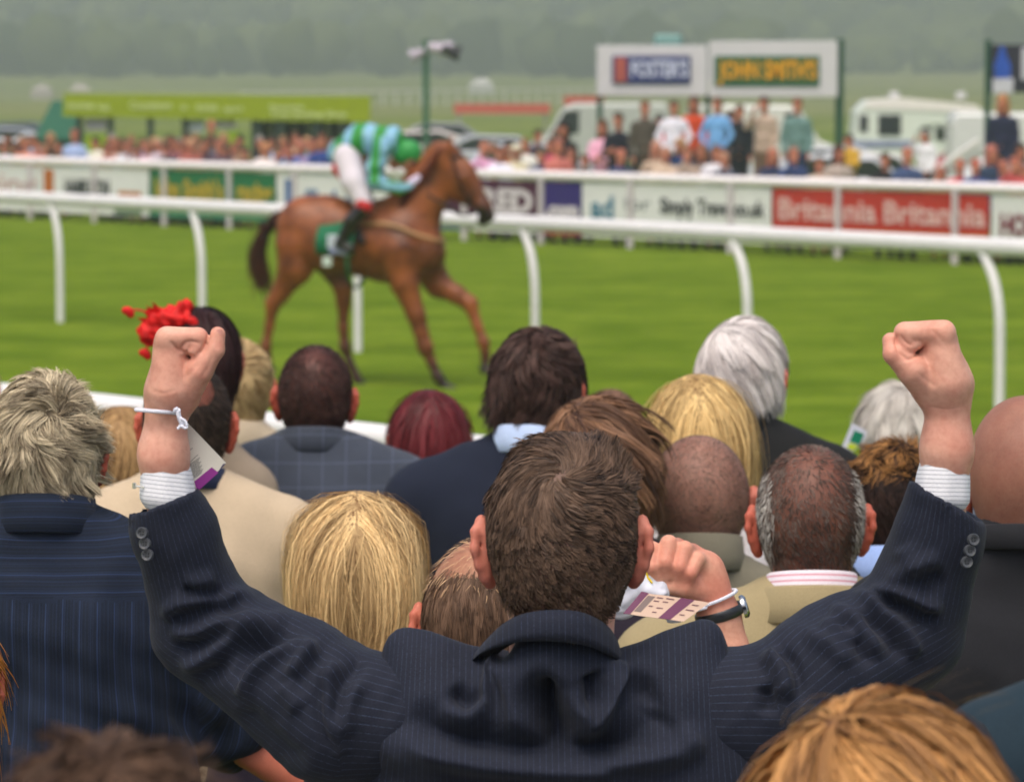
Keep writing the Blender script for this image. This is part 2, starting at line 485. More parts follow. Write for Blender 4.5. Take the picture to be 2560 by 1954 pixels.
def hair(n, L, seg=5, width=.0011, whorl=(.0, -.078, .095), swirl=.5, lift=.35, grav=.35, wave=.25, wscale=45, clump=.45, nclump=260,
         mask=None, part=None, curl=0, vol=.004, seed=1, lenfn=None, shade=.35, tilt=.6, back_only=True, colfn=None, lift_tip=None, flare=0, keep_z=None):
    n = int(n * HN); width = width * HW; g = np.random.default_rng(seed)
    def roots(m):
        P = roots_on_head(m * 6, g)
        k = (mask(P) if mask else scalp_mask(P)); P = P[k > g.uniform(0, 1, len(P))]
        return P[:m]
    W = np.array(whorl, float)
    def grow(P0, rs, jit):
        P = P0 + unit((P0 - ELL[0][0]) / (ELL[0][1] ** 2)) * vol * .5; path = [P.copy()]; m = len(P)
        ln = L * (1 + rs * .35)
        if lenfn is not None: ln = ln * lenfn(P0)
        st = ln / seg
        nz = np.stack([snoise(P0, wscale, seed * 7 + i) for i in range(3)], 1)
        dprev = None
        for k in range(seg):
            t = (k + 1) / seg
            nrm = unit((P - ELL[0][0]) / (ELL[0][1] ** 2))
            if part is not None:
                a = P - np.array([part, 0, 0]); tv = np.stack([np.sign(a[:, 0]) * (.5 + 0 * a[:, 0]), -.35 + 0 * a[:, 0], -.5 + 0 * a[:, 0]], 1)
                back = sstep(-.02, -.08, P[:, 1]); tv = tv * (1 - .0 * back[:, None])
                dn = 1 - sstep(-.02, .075, P[:, 2]); tv[:, 0] *= (1 - .95 * dn); tv[:, 1] *= (1 - .8 * dn); tv[:, 2] -= 1.4 * (1 - sstep(.03, .09, P[:, 2])); wide = sstep(.070, .092, np.abs(P[:, 0])); tv[:, 0] = tv[:, 0] * (1 - wide) - np.sign(P[:, 0]) * .22 * wide * (flare < .05); tv[:, 2] -= wide * .8
            else:
                tv = P - W
            tv = unit(tv - (tv * nrm).sum(1)[:, None] * nrm)
            if swirl: tv = unit(tv + swirl * np.cross(nrm, tv))
            lf = lift * (1 - .75 * t) if lift_tip is None else lift + (lift_tip - lift) * t
            d = tv + lf * nrm + np.array([0, 0, -1.0]) * grav * (.3 + t) + nz * wave * (.4 + t) + jit * .16
            if curl:
                ph = t * 7 + nz[:, 0] * 3
                d = d + curl * np.stack([np.sin(ph), np.cos(ph * .9), .4 * np.sin(ph * 1.3)], 1)
            if part is not None and flare < .05:
                ax_ = np.abs(P[:, 0]); d[:, 0] = d[:, 0] * (1 - .75 * sstep(.062, .098, ax_)) - np.sign(P[:, 0]) * .32 * sstep(.084, .115, ax_)
            if flare: d = d + flare * t * np.stack([np.sign(P[:, 0]) * np.abs(P[:, 0]) / .07, 0 * t + P[:, 0] * 0, 0 * P[:, 0]], 1)
            d = unit(d)
            if dprev is not None: d = unit(d + (.35 if part is not None else .7) * dprev)
            dprev = d
            P = P + d * st[:, None]
            P = push_out(P, vol * (.6 + .5 * t) * np.ones(m))
            path.append(P.copy())
        return np.stack(path, 1)
    CR = roots(nclump); CP = grow(CR, g.uniform(-1, 1, len(CR)), g.normal(size=(len(CR), 3)) * .9)
    R0 = roots(n); m = len(R0)
    ci = np.empty(m, int)
    for i in range(0, m, 2000):
        ci[i:i + 2000] = ((R0[i:i + 2000, None] - CR[None]) ** 2).sum(-1).argmin(1)
    path = grow(R0, g.uniform(-1, 1, m), g.normal(size=(m, 3)))
    t = np.linspace(0, 1, seg + 1)[None, :, None]
    same = CP[ci] - CR[ci][:, None] + R0[:, None]
    tgt = CP[ci] + (same - CP[ci]) * (1 - .65 * t)
    path = path + (tgt - path) * clump * np.minimum(t * 2.0, 1)
    nrm = unit(path - O0); tan = unit(np.gradient(path, axis=1))
    tilt = .22 if part is not None else tilt
    wv = unit(np.cross(tan, nrm)); wv = unit(wv + tilt * g.normal(size=(m, 1, 1)) * nrm)
    wd = width * (1 - .75 * t ** 2) * g.uniform(.7, 1.3, (m, 1, 1)) * .5
    V = np.stack([path - wv * wd, path + wv * wd], 2).reshape(-1, 3)
    b = (np.arange(m) * (seg + 1) * 2)[:, None]; k = np.arange(seg)[None] * 2
    F = np.stack([b + k, b + k + 1, b + k + 3, b + k + 2], -1).reshape(-1, 4)
    q_ = .82 if part is not None else .55; cc = g.uniform(0, 1, len(CR))[ci] * q_ + g.uniform(0, 1, m) * (1 - q_)
    if colfn is not None: cc = np.clip(cc * .5 + colfn(R0) * .6, 0, 1)
    hc = np.repeat(cc, (seg + 1) * 2)
    ht = np.tile(np.repeat(np.linspace(0, 1, seg + 1), 2), m)
    return V, F, hc, ht
def cap(off, mask=None, thr=.35, h=.0065):
    """thin under-layer of hair close to the skull"""
    G_ = _grid(); V = G_['V'] + G_['N'] * off; F = G_['F']; mk = (mask or scalp_mask)(G_['V'])
    keep = (mk[F] > thr).all(1); F = F[keep]
    used = np.unique(F); mp = -np.ones(len(V), int); mp[used] = np.arange(len(used))
    return V[used], mp[F]
def add_hair(parent, loc, s, mat, pitch=0, roll=0, capoff=.003, capmask=None, yaw=0, name='hair', nocap=False, wx=1.0, **kw):
    V, F, hc, ht = hair(**kw)
    if not nocap:
        v, f = cap(min(capoff, kw.get('vol', .004) * .45), capmask or kw.get('mask')); V, F = join([(V, F), (v, f)])
        hc = np.concatenate([hc, np.clip(.22 + .25 * snoise(v, 420, 77), 0, 1)]); ht = np.concatenate([ht, np.zeros(len(v))])
    V[:, 0] *= wx; V = bend(V, pitch, roll)
    if yaw: V = rotz(V, yaw)
    return obj(name, V * s + np.array(loc), F, mat, parent, {'hc': hc, 'ht': ht})
def rotz(V, a):
    c, s_ = math.cos(a), math.sin(a)
    return np.stack([V[:, 0] * c - V[:, 1] * s_, V[:, 0] * s_ + V[:, 1] * c, V[:, 2]], 1)

def finger(a, pts, r, k=.003): return chain(pts, r, k)
def relaxed_hand(w_, d, side=1, h=.0045):
    """slightly curled hand hanging from wrist w_, direction d (unit, pointing to the fingertips)"""
    d = unit(np.array(d, float)); up = np.array([side * 1.0, 0, 0]); b = unit(np.cross(d, up)); a = np.cross(b, d)
    def L(x, y, z): return w_ + a * x + b * y + d * z
    pr = [C(L(0, 0, -.03), L(0, 0, .01), .023, .024, .012, (1, 1, 1)), C(L(0, -.018, .03), L(0, -.024, .085), .014, .012, .012), C(L(0, .012, .03), L(0, .02, .085), .014, .011, .012), C(L(0, 0, .02), L(0, 0, .08), .016, .014, .012)]
    for i, (yy, ln) in enumerate(((-.030, .066), (-.011, .076), (.009, .071), (.027, .056))):
        p0 = L(0, yy, .085); p1 = L(-.008, yy, .085 + ln * .45); p2 = L(-.024, yy, .085 + ln * .75); p3 = L(-.040, yy, .085 + ln * .85)
        pr += chain([p0, p1, p2, p3], [.0095, .009, .0082, .0072], .003)
    pr += chain([L(0, -.02, .02), L(-.012, -.042, .045), L(-.02, -.050, .075), L(-.024, -.048, .098)], [.014, .012, .0105, .009], .006)
    return pr

def fg_body(parent, s, hz, ground, skinm, topm, legm, collar=None, sh=.0, arms=None, skirt=False, ears=True, pitch=0, roll=0, hd=.0068,
            thick=1.0, coat=True, wrinkle=.004, collarstyle='shirt', hy=0, sleeve=1.0, neck_drop=0, seed=0, yoke=None, nohand=(), scalp=None, rise=.060, wx=1.0, cth=.0155, lean=0, body_extra=()):
    """clothed standing figure in head-centred metres; parent origin is on the ground under the head; hz = height of head centre"""
    off = np.array([0, 0, hz])
    g = -hz / s          # ground level in head units
    V, F, red = head_mesh(hd, ears)
    sc = (scalp or scalp_mask)(V) * (red < .1)
    V[:, 0] *= wx; V = bend(V, pitch, roll)
    # hands, wrists
    A = arms or {}
    hands = []; armpr = []; sleeves = []
    for sd in (-1, 1):
        P = A.get(sd) or [(sd * (.178 + sh), -.025, -.275), (sd * (.235 + sh), -.01, -.55), (sd * (.165 + sh), .17, -.66)]
        P = [np.array(p, float) + (0, 0, 0 if sd in A else rise) for p in P]
        fdir = unit(P[2] - P[1])
        if sd not in nohand: hands.append(mesh_sdf([C(P[1], P[2], .036, .026, .01)] + relaxed_hand(P[2] + fdir * .02, fdir, -sd), .0075, relax=1))
        if sleeve >= 1: ends = [P[0], P[1], P[2]]; rr = [.062, .051, .040]
        else: ends = [P[0], P[0] + (P[1] - P[0]) * .6, P[0] + (P[1] - P[0]) * (sleeve + .25)]; rr = [.062, .058, .056]
        rr = [q * thick for q in rr]
        sleeves += chain(ends, rr, .03)
        hands.append(mesh_sdf(chain([P[0], P[1], P[2]], [.045, .038, .027], .02), .018, relax=1))
    legs_sk = mesh_sdf([C((x, 0, -.85), (x, .0, g + .5), .07, .05, .02) for x in (-.09, .09)] + [C((x, 0, g + .5), (x, 0, g + .08), .05, .035, .02) for x in (-.09, .09)]
                       + [C((0, .01, -.30), (0, 0, -.8), .09, .12, .05, (1.1, .6, 1)), C((0, -.030, -.12), (0, .0, -.30), .048, .05, .04)], .028, relax=1)
    nh = len(V)
    V, F = join([(V, F)] + hands + [legs_sk])
    red = np.concatenate([red, np.full(len(V) - nh, .12)]); sc = np.concatenate([sc, np.zeros(len(V) - nh)])
    obj('body', V * s + off, F, skinm, parent, {'red': red, 'scalp': sc})
    # upper garment
    w0 = .155 + sh
    pr = [C((-(w0), -.03, -.262), (w0, -.03, -.262), .050 * thick, None, .05), C((0, -.042, -.165 - neck_drop), (-(w0 - .03), -.035, -.235), .052, .050, .05), C((0, -.042, -.165 - neck_drop), ((w0 - .03), -.035, -.235), .052, .050, .05),
          C((0, -.0, -.34), (0, .0, -.52), .172 * thick + sh, .160 * thick + sh * .7, .06, (1, .66, .75)), C((0, .0, -.52), (0, 0, -.74), .155 * thick + sh * .6, .165 * thick, .05, (1, .72, .6))]
    pr += [C((sx * .07, -.055, -.34), (sx * .075, -.05, -.42), .075 * thick, .07, .05, (1, .8, 1)) for sx in (-1, 1)]
    for q in pr: q['a'] = q['a'] + (0, 0, rise); q['b'] = q['b'] + (0, 0, rise)
    pr += sleeves
    pr += [C((0, -.030, -.094 - neck_drop + rise), (0, -.02, .1), .054, .06, .006, op='s')]
    V, F = mesh_sdf(pr, cth, relax=2, planes=[((0, 0, -.86 if coat else -.80), (0, 0, -1))])
    N = normals(V, F)
    sa = V[:, 0].copy(); sb = V[:, 2].copy()
    if yoke is not None:      # shirt yoke: stripes across above the seam
        yk = (V[:, 2] > yoke) & (np.abs(V[:, 0]) < .2); sa = np.where(yk, V[:, 2] * 1.0, sa)
    arm = np.abs(V[:, 0]) > (.185 + sh); sa = np.where(arm, V[:, 1] + .4 * V[:, 0], sa)
    dsp = wrinkle * (snoise(V * np.array([1, 1, .45]), 22, 40 + seed) + .6 * snoise(V * np.array([1, 1, .8]), 48, 60 + seed))
    low = sstep(-.2, -.45, V[:, 2])
    dsp = dsp * (.35 + .9 * low) + wrinkle * .8 * low * snoise(V * np.array([1, .3, .12]), 46, 80 + seed)
    seam = -.003 * np.exp(-((V[:, 0] / .004) ** 2)) * (N[:, 1] < -.2) if coat else 0
    V = V + N * (dsp + seam)[:, None]
    top = obj('jacket' if coat else 'shirt', V * s + off, F, topm, parent, {'sa': sa * s, 'sb': sb * s})
    # trousers or skirt and shoes
    if skirt: pl = [C((0, 0, -.78), (0, 0, max(g + .45, -1.25)), .15, .17, .03, (1, .75, .6))]
    else: pl = sum([chain([(x, .0, -.82), (x * 1.02, .01, (g - .82) / 2 - .02), (x * 1.05, 0, g + .09)], [.098, .075, .062], .02) for x in (-.088, .088)], [])
    V, F = mesh_sdf(pl, .03, relax=2, planes=[((0, 0, g + .06), (0, 0, -1))])
    obj('skirt' if skirt else 'trousers', V * s + off, F, legm, parent, {'sa': V[:, 0], 'sb': V[:, 2]})
    for x in (-.092, .092):
        V, F = mesh_sdf([C((x, -.05, g + .035), (x * 1.1, .15, g + .03),   .034, .036, .02, (1, 1, .85))], .014, planes=[((0, 0, g + .002), (0, 0, -1))])
        obj('shoe', V * s + off, F, plain('1a1613', .35, .5), parent)
    if collar:
        kind, cm = collar[0], collar[1]
        cz, r1, ht = -.150 - neck_drop + rise, .0655, collar[2] if len(collar) > 2 else .034
        rings = [(r1, ht * .9), (r1 + .003, ht + .002), (r1 + .008, ht), (r1 + .012, .01), (r1 + .015, -.010), (r1 + .012, -.012), (r1 + .004, .0)]
        if kind == 'lapel': rings = [(r1 + .004, ht * .8), (r1 + .008, ht * .9 + .002), (r1 + .014, ht * .86), (r1 + .022, .004), (r1 + .034, -.024), (r1 + .030, -.027), (r1 + .01, -.01)]
        nseg = 44; Vc = []; sac = []
        for i in range(nseg + 1):
            a = R(-140) + R(280) * i / nseg - math.pi / 2
            for j, (rr, zz) in enumerate(rings):
                fr = max(0, math.sin(a)) # towards the front the collar dips
                Vc.append(((rr) * math.cos(a) * 1.02, -.042 + rr * math.sin(a) * 1.0, cz + zz - .028 * (math.sin(a) + 1) * .5 - fr * .02)); sac.append(zz if kind != 'lapel' else rr * math.cos(a))
        m = len(rings); Fc = np.array([[i * m + j, (i + 1) * m + j, (i + 1) * m + (j + 1) % m, i * m + (j + 1) % m] for i in range(nseg) for j in range(m)])
        Vc = np.array(Vc)
        if kind == 'both':
            pass
        obj('collar', Vc * s + off, Fc[:, ::-1], cm, parent, {'sa': np.array(sac), 'sb': Vc[:, 0]})
    return top
# ------------------------------------------------------------------ the setting
Wn = gnd(0, 545); We = gnd(2560, 668)                    # far rail line (ground points)
RD_ = unit((We - Wn)[:2]); RN = np.array([-RD_[1], RD_[0]])    # RN points away from the camera
if RN[1] < 0: RN = -RN
def far_s(x, y): return (x - Wn[0]) * RN[0] + (y - Wn[1]) * RN[1]
def far_u(x, y): return (x - Wn[0]) * RD_[0] + (y - Wn[1]) * RD_[1]
LR = float(np.linalg.norm((We - Wn)[:2]))
Nn = gnd(0, 965, 1.6); Ne = gnd(1372, 1116, 1.6)         # near rail line
ND = unit((Ne - Nn)[:2]); NN = np.array([ND[1], -ND[0]]);
if NN[1] > 0: NN = -NN                                   # points to the camera side
def terr(x, y):
    s_ = far_s(x, y); u_ = far_u(x, y)
    z = np.zeros_like(x)
    right = sstep(LR * .46, LR * .56, u_)
    z += .62 * right * sstep(1.6, 3.0, s_) * (1 - sstep(7.5, 14, s_))
    z -= .55 * sstep(8, 24, s_) * (1 - sstep(260, 420, s_))
    near = (x - Nn[0]) * NN[0] + (y - Nn[1]) * NN[1]
    z += GL * sstep(-1.6, -.2, near)
    z += .35 * snoise(np.stack([x, y, 0 * x], -1), .02, 50, 6) * sstep(40, 120, s_)
    d = y
    z += 2.4 * sstep(500, 850, d) + 100 * sstep(830, 1900, d)
    return z
def terrain():
    ys = np.concatenate([np.linspace(-12, 20, 65), np.linspace(20.5, 110, 180), np.geomspace(111, 2100, 90)])
    us = np.linspace(-1, 1, 113)
    X, Y = [], []
    for y in ys: hw = 26 + .34 * abs(y); X.append(us * hw); Y.append(np.full_like(us, y))
    X = np.array(X); Y = np.array(Y); Z = terr(X, Y)
    V = np.stack([X, Y, Z], -1).reshape(-1, 3); nu = len(us)
    i = np.arange(len(ys) - 1)[:, None] * nu; j = np.arange(nu - 1)[None]
    F = np.stack([i + j, i + j + 1, i + nu + j + 1, i + nu + j], -1).reshape(-1, 4)
    n = NB('turf')
    tc = n.n('ShaderNodeTexCoord').outputs['Object']
    a = n.ramp(n.noise(.30, 6, .65, tc, (1, 2.6, 1)), .36, .64); b = n.ramp(n.noise(4.5, 5, .7, tc, (.7, 1.6, 1)), .3, .7)
    c = n.mix(a, lin('566e1d'), lin('748a2b')); c = n.mix(n.math('MULTIPLY', b, .55), c, lin('475d10'))
    wv = n.n('ShaderNodeTexNoise'); wv.inputs['Scale'].default_value = .5
    mp = n.n('ShaderNodeMapping'); mp.inputs['Scale'].default_value = (.12, 1.4, 1); mp.inputs['Rotation'].default_value = (0, 0, math.atan2(RD_[1], RD_[0]) * .6)
    n.l(tc, mp.inputs[0]); n.l(mp.outputs[0], wv.inputs['Vector'])
    c = n.mix(n.math('MULTIPLY', n.ramp(wv.outputs[0], .35, .8), .12), c, lin('506612'))
    dv = n.ramp(n.noise(3.1, 3, .8, tc, (1, 1.8, 1)), .60, .70); c = n.mix(n.math('MULTIPLY', dv, .38), c, lin('4a4a1a'))
    dv2 = n.ramp(n.noise(1.1, 2, .6, tc), .45, .75); c = n.mix(n.math('MULTIPLY', dv2, .35), c, lin('8c9a34'))
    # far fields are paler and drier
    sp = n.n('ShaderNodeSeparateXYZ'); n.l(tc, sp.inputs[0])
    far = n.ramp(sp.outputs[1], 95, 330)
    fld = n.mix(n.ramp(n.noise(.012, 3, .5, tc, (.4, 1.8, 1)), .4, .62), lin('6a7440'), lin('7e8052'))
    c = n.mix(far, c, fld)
    n.bump(n.noise(38, 4, .7, tc), .5, .02)
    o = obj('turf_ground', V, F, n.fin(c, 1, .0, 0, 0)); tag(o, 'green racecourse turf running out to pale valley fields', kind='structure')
terrain()
# ---- wooded hillside beyond the valley ----
def ico():
    t = (1 + 5 ** .5) / 2
    v = np.array([(-1, t, 0), (1, t, 0), (-1, -t, 0), (1, -t, 0), (0, -1, t), (0, 1, t), (0, -1, -t), (0, 1, -t), (t, 0, -1), (t, 0, 1), (-t, 0, -1), (-t, 0, 1)]); v = v / np.linalg.norm(v[0])
    f = [(0, 11, 5), (0, 5, 1), (0, 1, 7), (0, 7, 10), (0, 10, 11), (1, 5, 9), (5, 11, 4), (11, 10, 2), (10, 7, 6), (7, 1, 8), (3, 9, 4), (3, 4, 2), (3, 2, 6), (3, 6, 8), (3, 8, 9), (4, 9, 5), (2, 4, 11), (6, 2, 10), (8, 6, 7), (9, 8, 1)]
    return v, np.array(f)
def subdiv(v, f):
    v = list(map(tuple, v)); c = {}; nf = []
    def mid(a, b):
        k = (min(a, b), max(a, b))
        if k not in c: p = unit((np.array(v[a]) + np.array(v[b])) / 2); c[k] = len(v); v.append(tuple(p))
        return c[k]
    for a, b, d in f: x, y, z = mid(a, b), mid(b, d), mid(d, a); nf += [(a, x, z), (b, y, x), (d, z, y), (x, y, z)]
    return np.array(v), np.array(nf)
IV, IF = subdiv(*ico())
def woods():
    g = np.random.default_rng(3)
    for gi, (y0, y1, n, name, lab, zb) in enumerate(((850, 1500, 2200, 'woodland', 'hazy wooded hillside filling the top of the view', 0), (760, 860, 70, 'hedgerow_trees', 'broken line of field trees at the foot of the hillside', 0))):
        x = g.uniform(-1, 1, n); y = y0 + (y1 - y0) * g.uniform(0, 1, n) ** 1.2; X = x * (.17 * y + 40)
        # clearings
        cl = snoise(np.stack([X, y, 0 * y], -1), .011, 21, 8); keep = cl > (-1.15 if gi == 0 else .1); X, y, cl = X[keep], y[keep], cl[keep]
        Z = terr(X, y); V, F, tint = [], [], []
        for i in range(len(X)):
            h = g.uniform(5, 12) * (1 if cl[i] > -.5 else .6); r = h * g.uniform(.45, .65)
            P = IV * np.array([r, r, h * .55]); P = P * (1 + .22 * snoise(IV + i * 3.1, 3.0, 33, 6)[:, None])
            V.append(P + (X[i], y[i], Z[i] + h * .55)); F.append(IF + i * len(IV)); tint.append(np.full(len(IV), np.clip(.5 + .28 * cl[i] * -1 + g.normal() * .22, 0, 1)))
            if 0: pass
        n_ = NB('leaves'); n_.fin(n_.mix(n_.attr('tint'), lin('2a3420'), lin('5c6436')), .9, .1)
        o = obj(name, np.vstack(V), np.vstack(F), n_.m, attrs={'tint': np.concatenate(tint)}); tag(o, lab, kind='stuff')
woods()
# ---- rails ----
RW = plain('e4e2e4', .45, .4, var=.04)
def near_rail():
    t = thing('white_rail', 'thick white tubular rail just beyond the front row of heads', 'railing', (Nn[0], Nn[1], GL))
    o = np.array([Nn[0], Nn[1], GL]); f = lambda d, z: np.array([ND[0] * d, ND[1] * d, z])
    b = MB(); b.tube([f(-4, 1.115), f(12, 1.115)], .048, 20); b.build('top_pipe', RW, t, True)
    b = MB(); b.seg(f(-4, .90) , f(12, .90), .03, .22); b.build('lower_panel', plain('cfc8cb', .6, var=.05), t)
    for i in range(8):
        b = MB(); p = f(-3 + i * 2, 0); b.tube([p + (0, 0, -.2), p + (0, 0, 1.08)], .035, 12); b.build('post', RW, t, True)
near_rail()
def running_rail():
    G = lambda px: gnd(px, 790 + .1 * px)
    a, b_ = G(-500), G(3200); t = thing('running_rail', 'white plastic running rail on curved posts behind the horse', 'railing', a); d = unit(b_ - a)
    n = np.array([-d[1], d[0], 0]); n = n if n[1] > 0 else -n
    off = n * .04 - d * .27
    z = 1.36; pl = [a + off * 1.0 + (0, 0, z), b_ + off * 1.0 + (0, 0, z)]
    b = MB(); b.tube([p - a for p in pl], .058, 18, sq=1.25); b.build('rail_tube', RW, t, True)
    px = [-210, 151, 506, 895, 1338, 1868, 2498, 3100]
    for x in px:
        g0 = G(x); g0[2] = terr(np.array([g0[0]]), np.array([g0[1]]))[0]
        b = MB(); P = [g0 + (0, 0, -.1), g0 + (0, 0, .55), g0 + off * .06 + (0, 0, .85), g0 + off * .30 + (0, 0, 1.08), g0 + off * .72 + (0, 0, 1.25), g0 + off + (0, 0, 1.33)]
        b.tube([p - a for p in smooth_path(P, 20)], .040, 12); b.build('curved_post', RW, t, True)
running_rail()
# ---- far rail with its advertising boards ----
def rp(px, s_=0.0, z=0.0):
    """point on the far rail line at photo column px"""
    r = at(px, 500, 1.0); d = np.array([r[0], 1.0])
    k = (Wn[0] * RN[0] + Wn[1] * RN[1] + s_) / (d @ RN)
    return np.array([d[0] * k, d[1] * k, z])
def text(s_, size, mat, parent, origin, ux, name='lettering', sx=1.0, align='CENTER', z=0, bold=0.0):
    cu = bpy.data.curves.new('t', 'FONT'); cu.body = s_; cu.size = size; cu.align_x = align; cu.align_y = 'CENTER'; cu.extrude = .004; cu.offset = bold; cu.resolution_u = 2
    to = bpy.data.objects.new('t', cu); COL.objects.link(to)
    dg = bpy.context.evaluated_depsgraph_get(); me = bpy.data.meshes.new_from_object(to.evaluated_get(dg))
    bpy.data.objects.remove(to); bpy.data.curves.remove(cu)
    me.materials.clear(); me.materials.append(mat); me.name = name
    o = bpy.data.objects.new(name, me); COL.objects.link(o); o.parent = parent
    ux = np.array([ux[0], ux[1], 0]); ux = unit(ux); nn = np.array([ux[1], -ux[0], 0])
    Mx = Matrix(((ux[0] * sx, 0, nn[0], origin[0]), (ux[1] * sx, 0, nn[1], origin[1]), (0, 1, 0, origin[2]), (0, 0, 0, 1)))
    o.matrix_local = Mx
    return o
def far_rail():
    a = rp(-300); t = thing('white_rail', 'white pipe rail with advertising boards along the far side of the track', 'railing', a)
    e = rp(2900)
    b = MB(); b.tube([np.array([0, 0, 1.11]), e - a + (0, 0, 1.11)], .088, 14, sq=.9); b.build('top_pipe', plain('efe8ea', .6, .3, var=.02), t, True)
    px = [-180, -30, 75, 235, 410, 573, 735, 900, 1160, 1352, 1575, 1825, 2095, 2388, 2700]
    for x in px:
        p = rp(x, -.07); b = MB(); b.seg(p - a + (-.045 * RD_[0], -.045 * RD_[1], .5), p - a + (.045 * RD_[0], .045 * RD_[1], .5), .05, 1.12); b.build('post', plain('ccc4c8', .6, .3, var=.04), t)
    W_ = plain('e0e1e0', .55, .3, var=.05); G_ = plain('1f6d42', .5, .3); Rr = plain('b8352a', .5, .3, var=.08)
    MR = plain('4a1636', .5); PU = plain('33236e', .5); GO = plain('b39a2e', .6); DKT = plain('3e4244', .7)
    def board(x0, x1, mat, label, z0=.16, z1=1.02, s_=-.02):
        p, q = rp(x0, s_), rp(x1, s_); c = (p + q) / 2
        bt = thing('advert_board', label, 'advert board', (c[0], c[1], 0), group='advertising boards on the far rail')
        o = np.array(bt.location); m = MB(); m.seg(p - o + (0, 0, (z0 + z1) / 2), q - o + (0, 0, (z0 + z1) / 2), .02, z1 - z0); m.build('board_panel', mat, bt)
        L = np.linalg.norm(q - p)
        def at_(x, z, extra=.014): return rp(x, s_ - extra) - o + (0, 0, z)
        def patch(xa, xb, za, zb, mt, nm='printed_block', ex=.014):
            k = MB(); k.seg(at_(xa, (za + zb) / 2, ex), at_(xb, (za + zb) / 2, ex), .006, zb - za); return k.build(nm, mt, bt)
        def tx(s, xa, xb, z, size, mt, bold=.0):
            q0, q1 = at_(xa, z, .016), at_(xb, z, .016); tt = text(s, size, mt, bt, (q0 + q1) / 2, RD_, bold=bold)
            wd = max(tt.dimensions.x if tt.dimensions.x else 1, .01)
            xs = [v.co.x for v in tt.data.vertices]; w0 = max(xs) - min(xs); Lw = np.linalg.norm(q1 - q0)
            for v in tt.data.vertices: v.co.x *= Lw / w0
            return tt
        return patch, tx
    p, tx = board(-160, 98, W_, 'white advert board with faded pink lettering at the left end'); tx('Racing', -120, 88, .66, .55, plain('b98a8a', .6))
    p, tx = board(101, 372, W_, 'white advert board with dark grey lettering and orange emblem, left of the green board'); p(110, 134, .52, .96, plain('b8641c', .6)); tx('HAMBLETON', 162, 274, .62, .42, DKT, .02); p(296, 352, .42, .60, plain('b8701c', .6))
    p(285, 355, .18, .26, plain('4a6a4a', .6))
    p, tx = board(376, 690, G_, 'dark green advert board with gold lettering'); tx("John Smith's", 385, 560, .66, .48, GO, .02); tx('racing', 592, 680, .66, .48, GO, .02); p(380, 688, .18, .28, plain('3f8468', .6))
    p, tx = board(694, 1098, W_, 'white advert board with blue emblem behind the jockey'); p(713, 738, .40, .92, plain('2a5c9c', .5)); tx('Skybet', 760, 900, .55, .5, plain('5d7aa0', .5), .02)
    p, tx = board(1101, 1349, MR, 'maroon advert board with big white capitals right of the horse head', .16); tx('RED', 1200, 1330, .66, .52, plain('d4ccd2', .5), .025); p(1102, 1348, .30, .40, plain('b01c3c', .5)); p(1102, 1172, .17, .30, plain('3c5c8c', .5)); p(1180, 1340, .17, .30, W_)
    p, tx = board(1356, 1454, PU, 'purple advert board with small white lettering'); tx('.com', 1362, 1446, .56, .34, plain('d4ccd2', .5), .02); p(1356, 1454, .17, .32, plain('b41c4c', .5))
    p, tx = board(1457, 1928, W_, 'long white advert board with teal emblem and dark lettering'); tx('ad', 1478, 1535, .62, .48, plain('4a7c94', .5), .015); tx('for', 1560, 1625, .70, .30, plain('6a7276', .6)); tx('Simply Travel.co.uk', 1648, 1910, .68, .34, DKT, .012)
    p, tx = board(1933, 2472, Rr, 'long red advert board with repeated pale lettering'); tx('Britannia', 1945, 2188, .70, .46, plain('d9b0ac', .5), .012); tx('Britannia', 2208, 2462, .70, .46, plain('d9b0ac', .5), .012); p(1933, 2472, .40, .43, plain('c98a4a', .5)); p(1933, 2472, .16, .20, plain('cfc4c0', .5))
    p, tx = board(2480, 2860, W_, 'white advert board with red and navy bars at the right end'); tx('HOMES', 2500, 2640, .58, .42, plain('7a3a48', .5), .02); p(2480, 2860, .24, .34, plain('4a6a3e', .6))
far_rail()
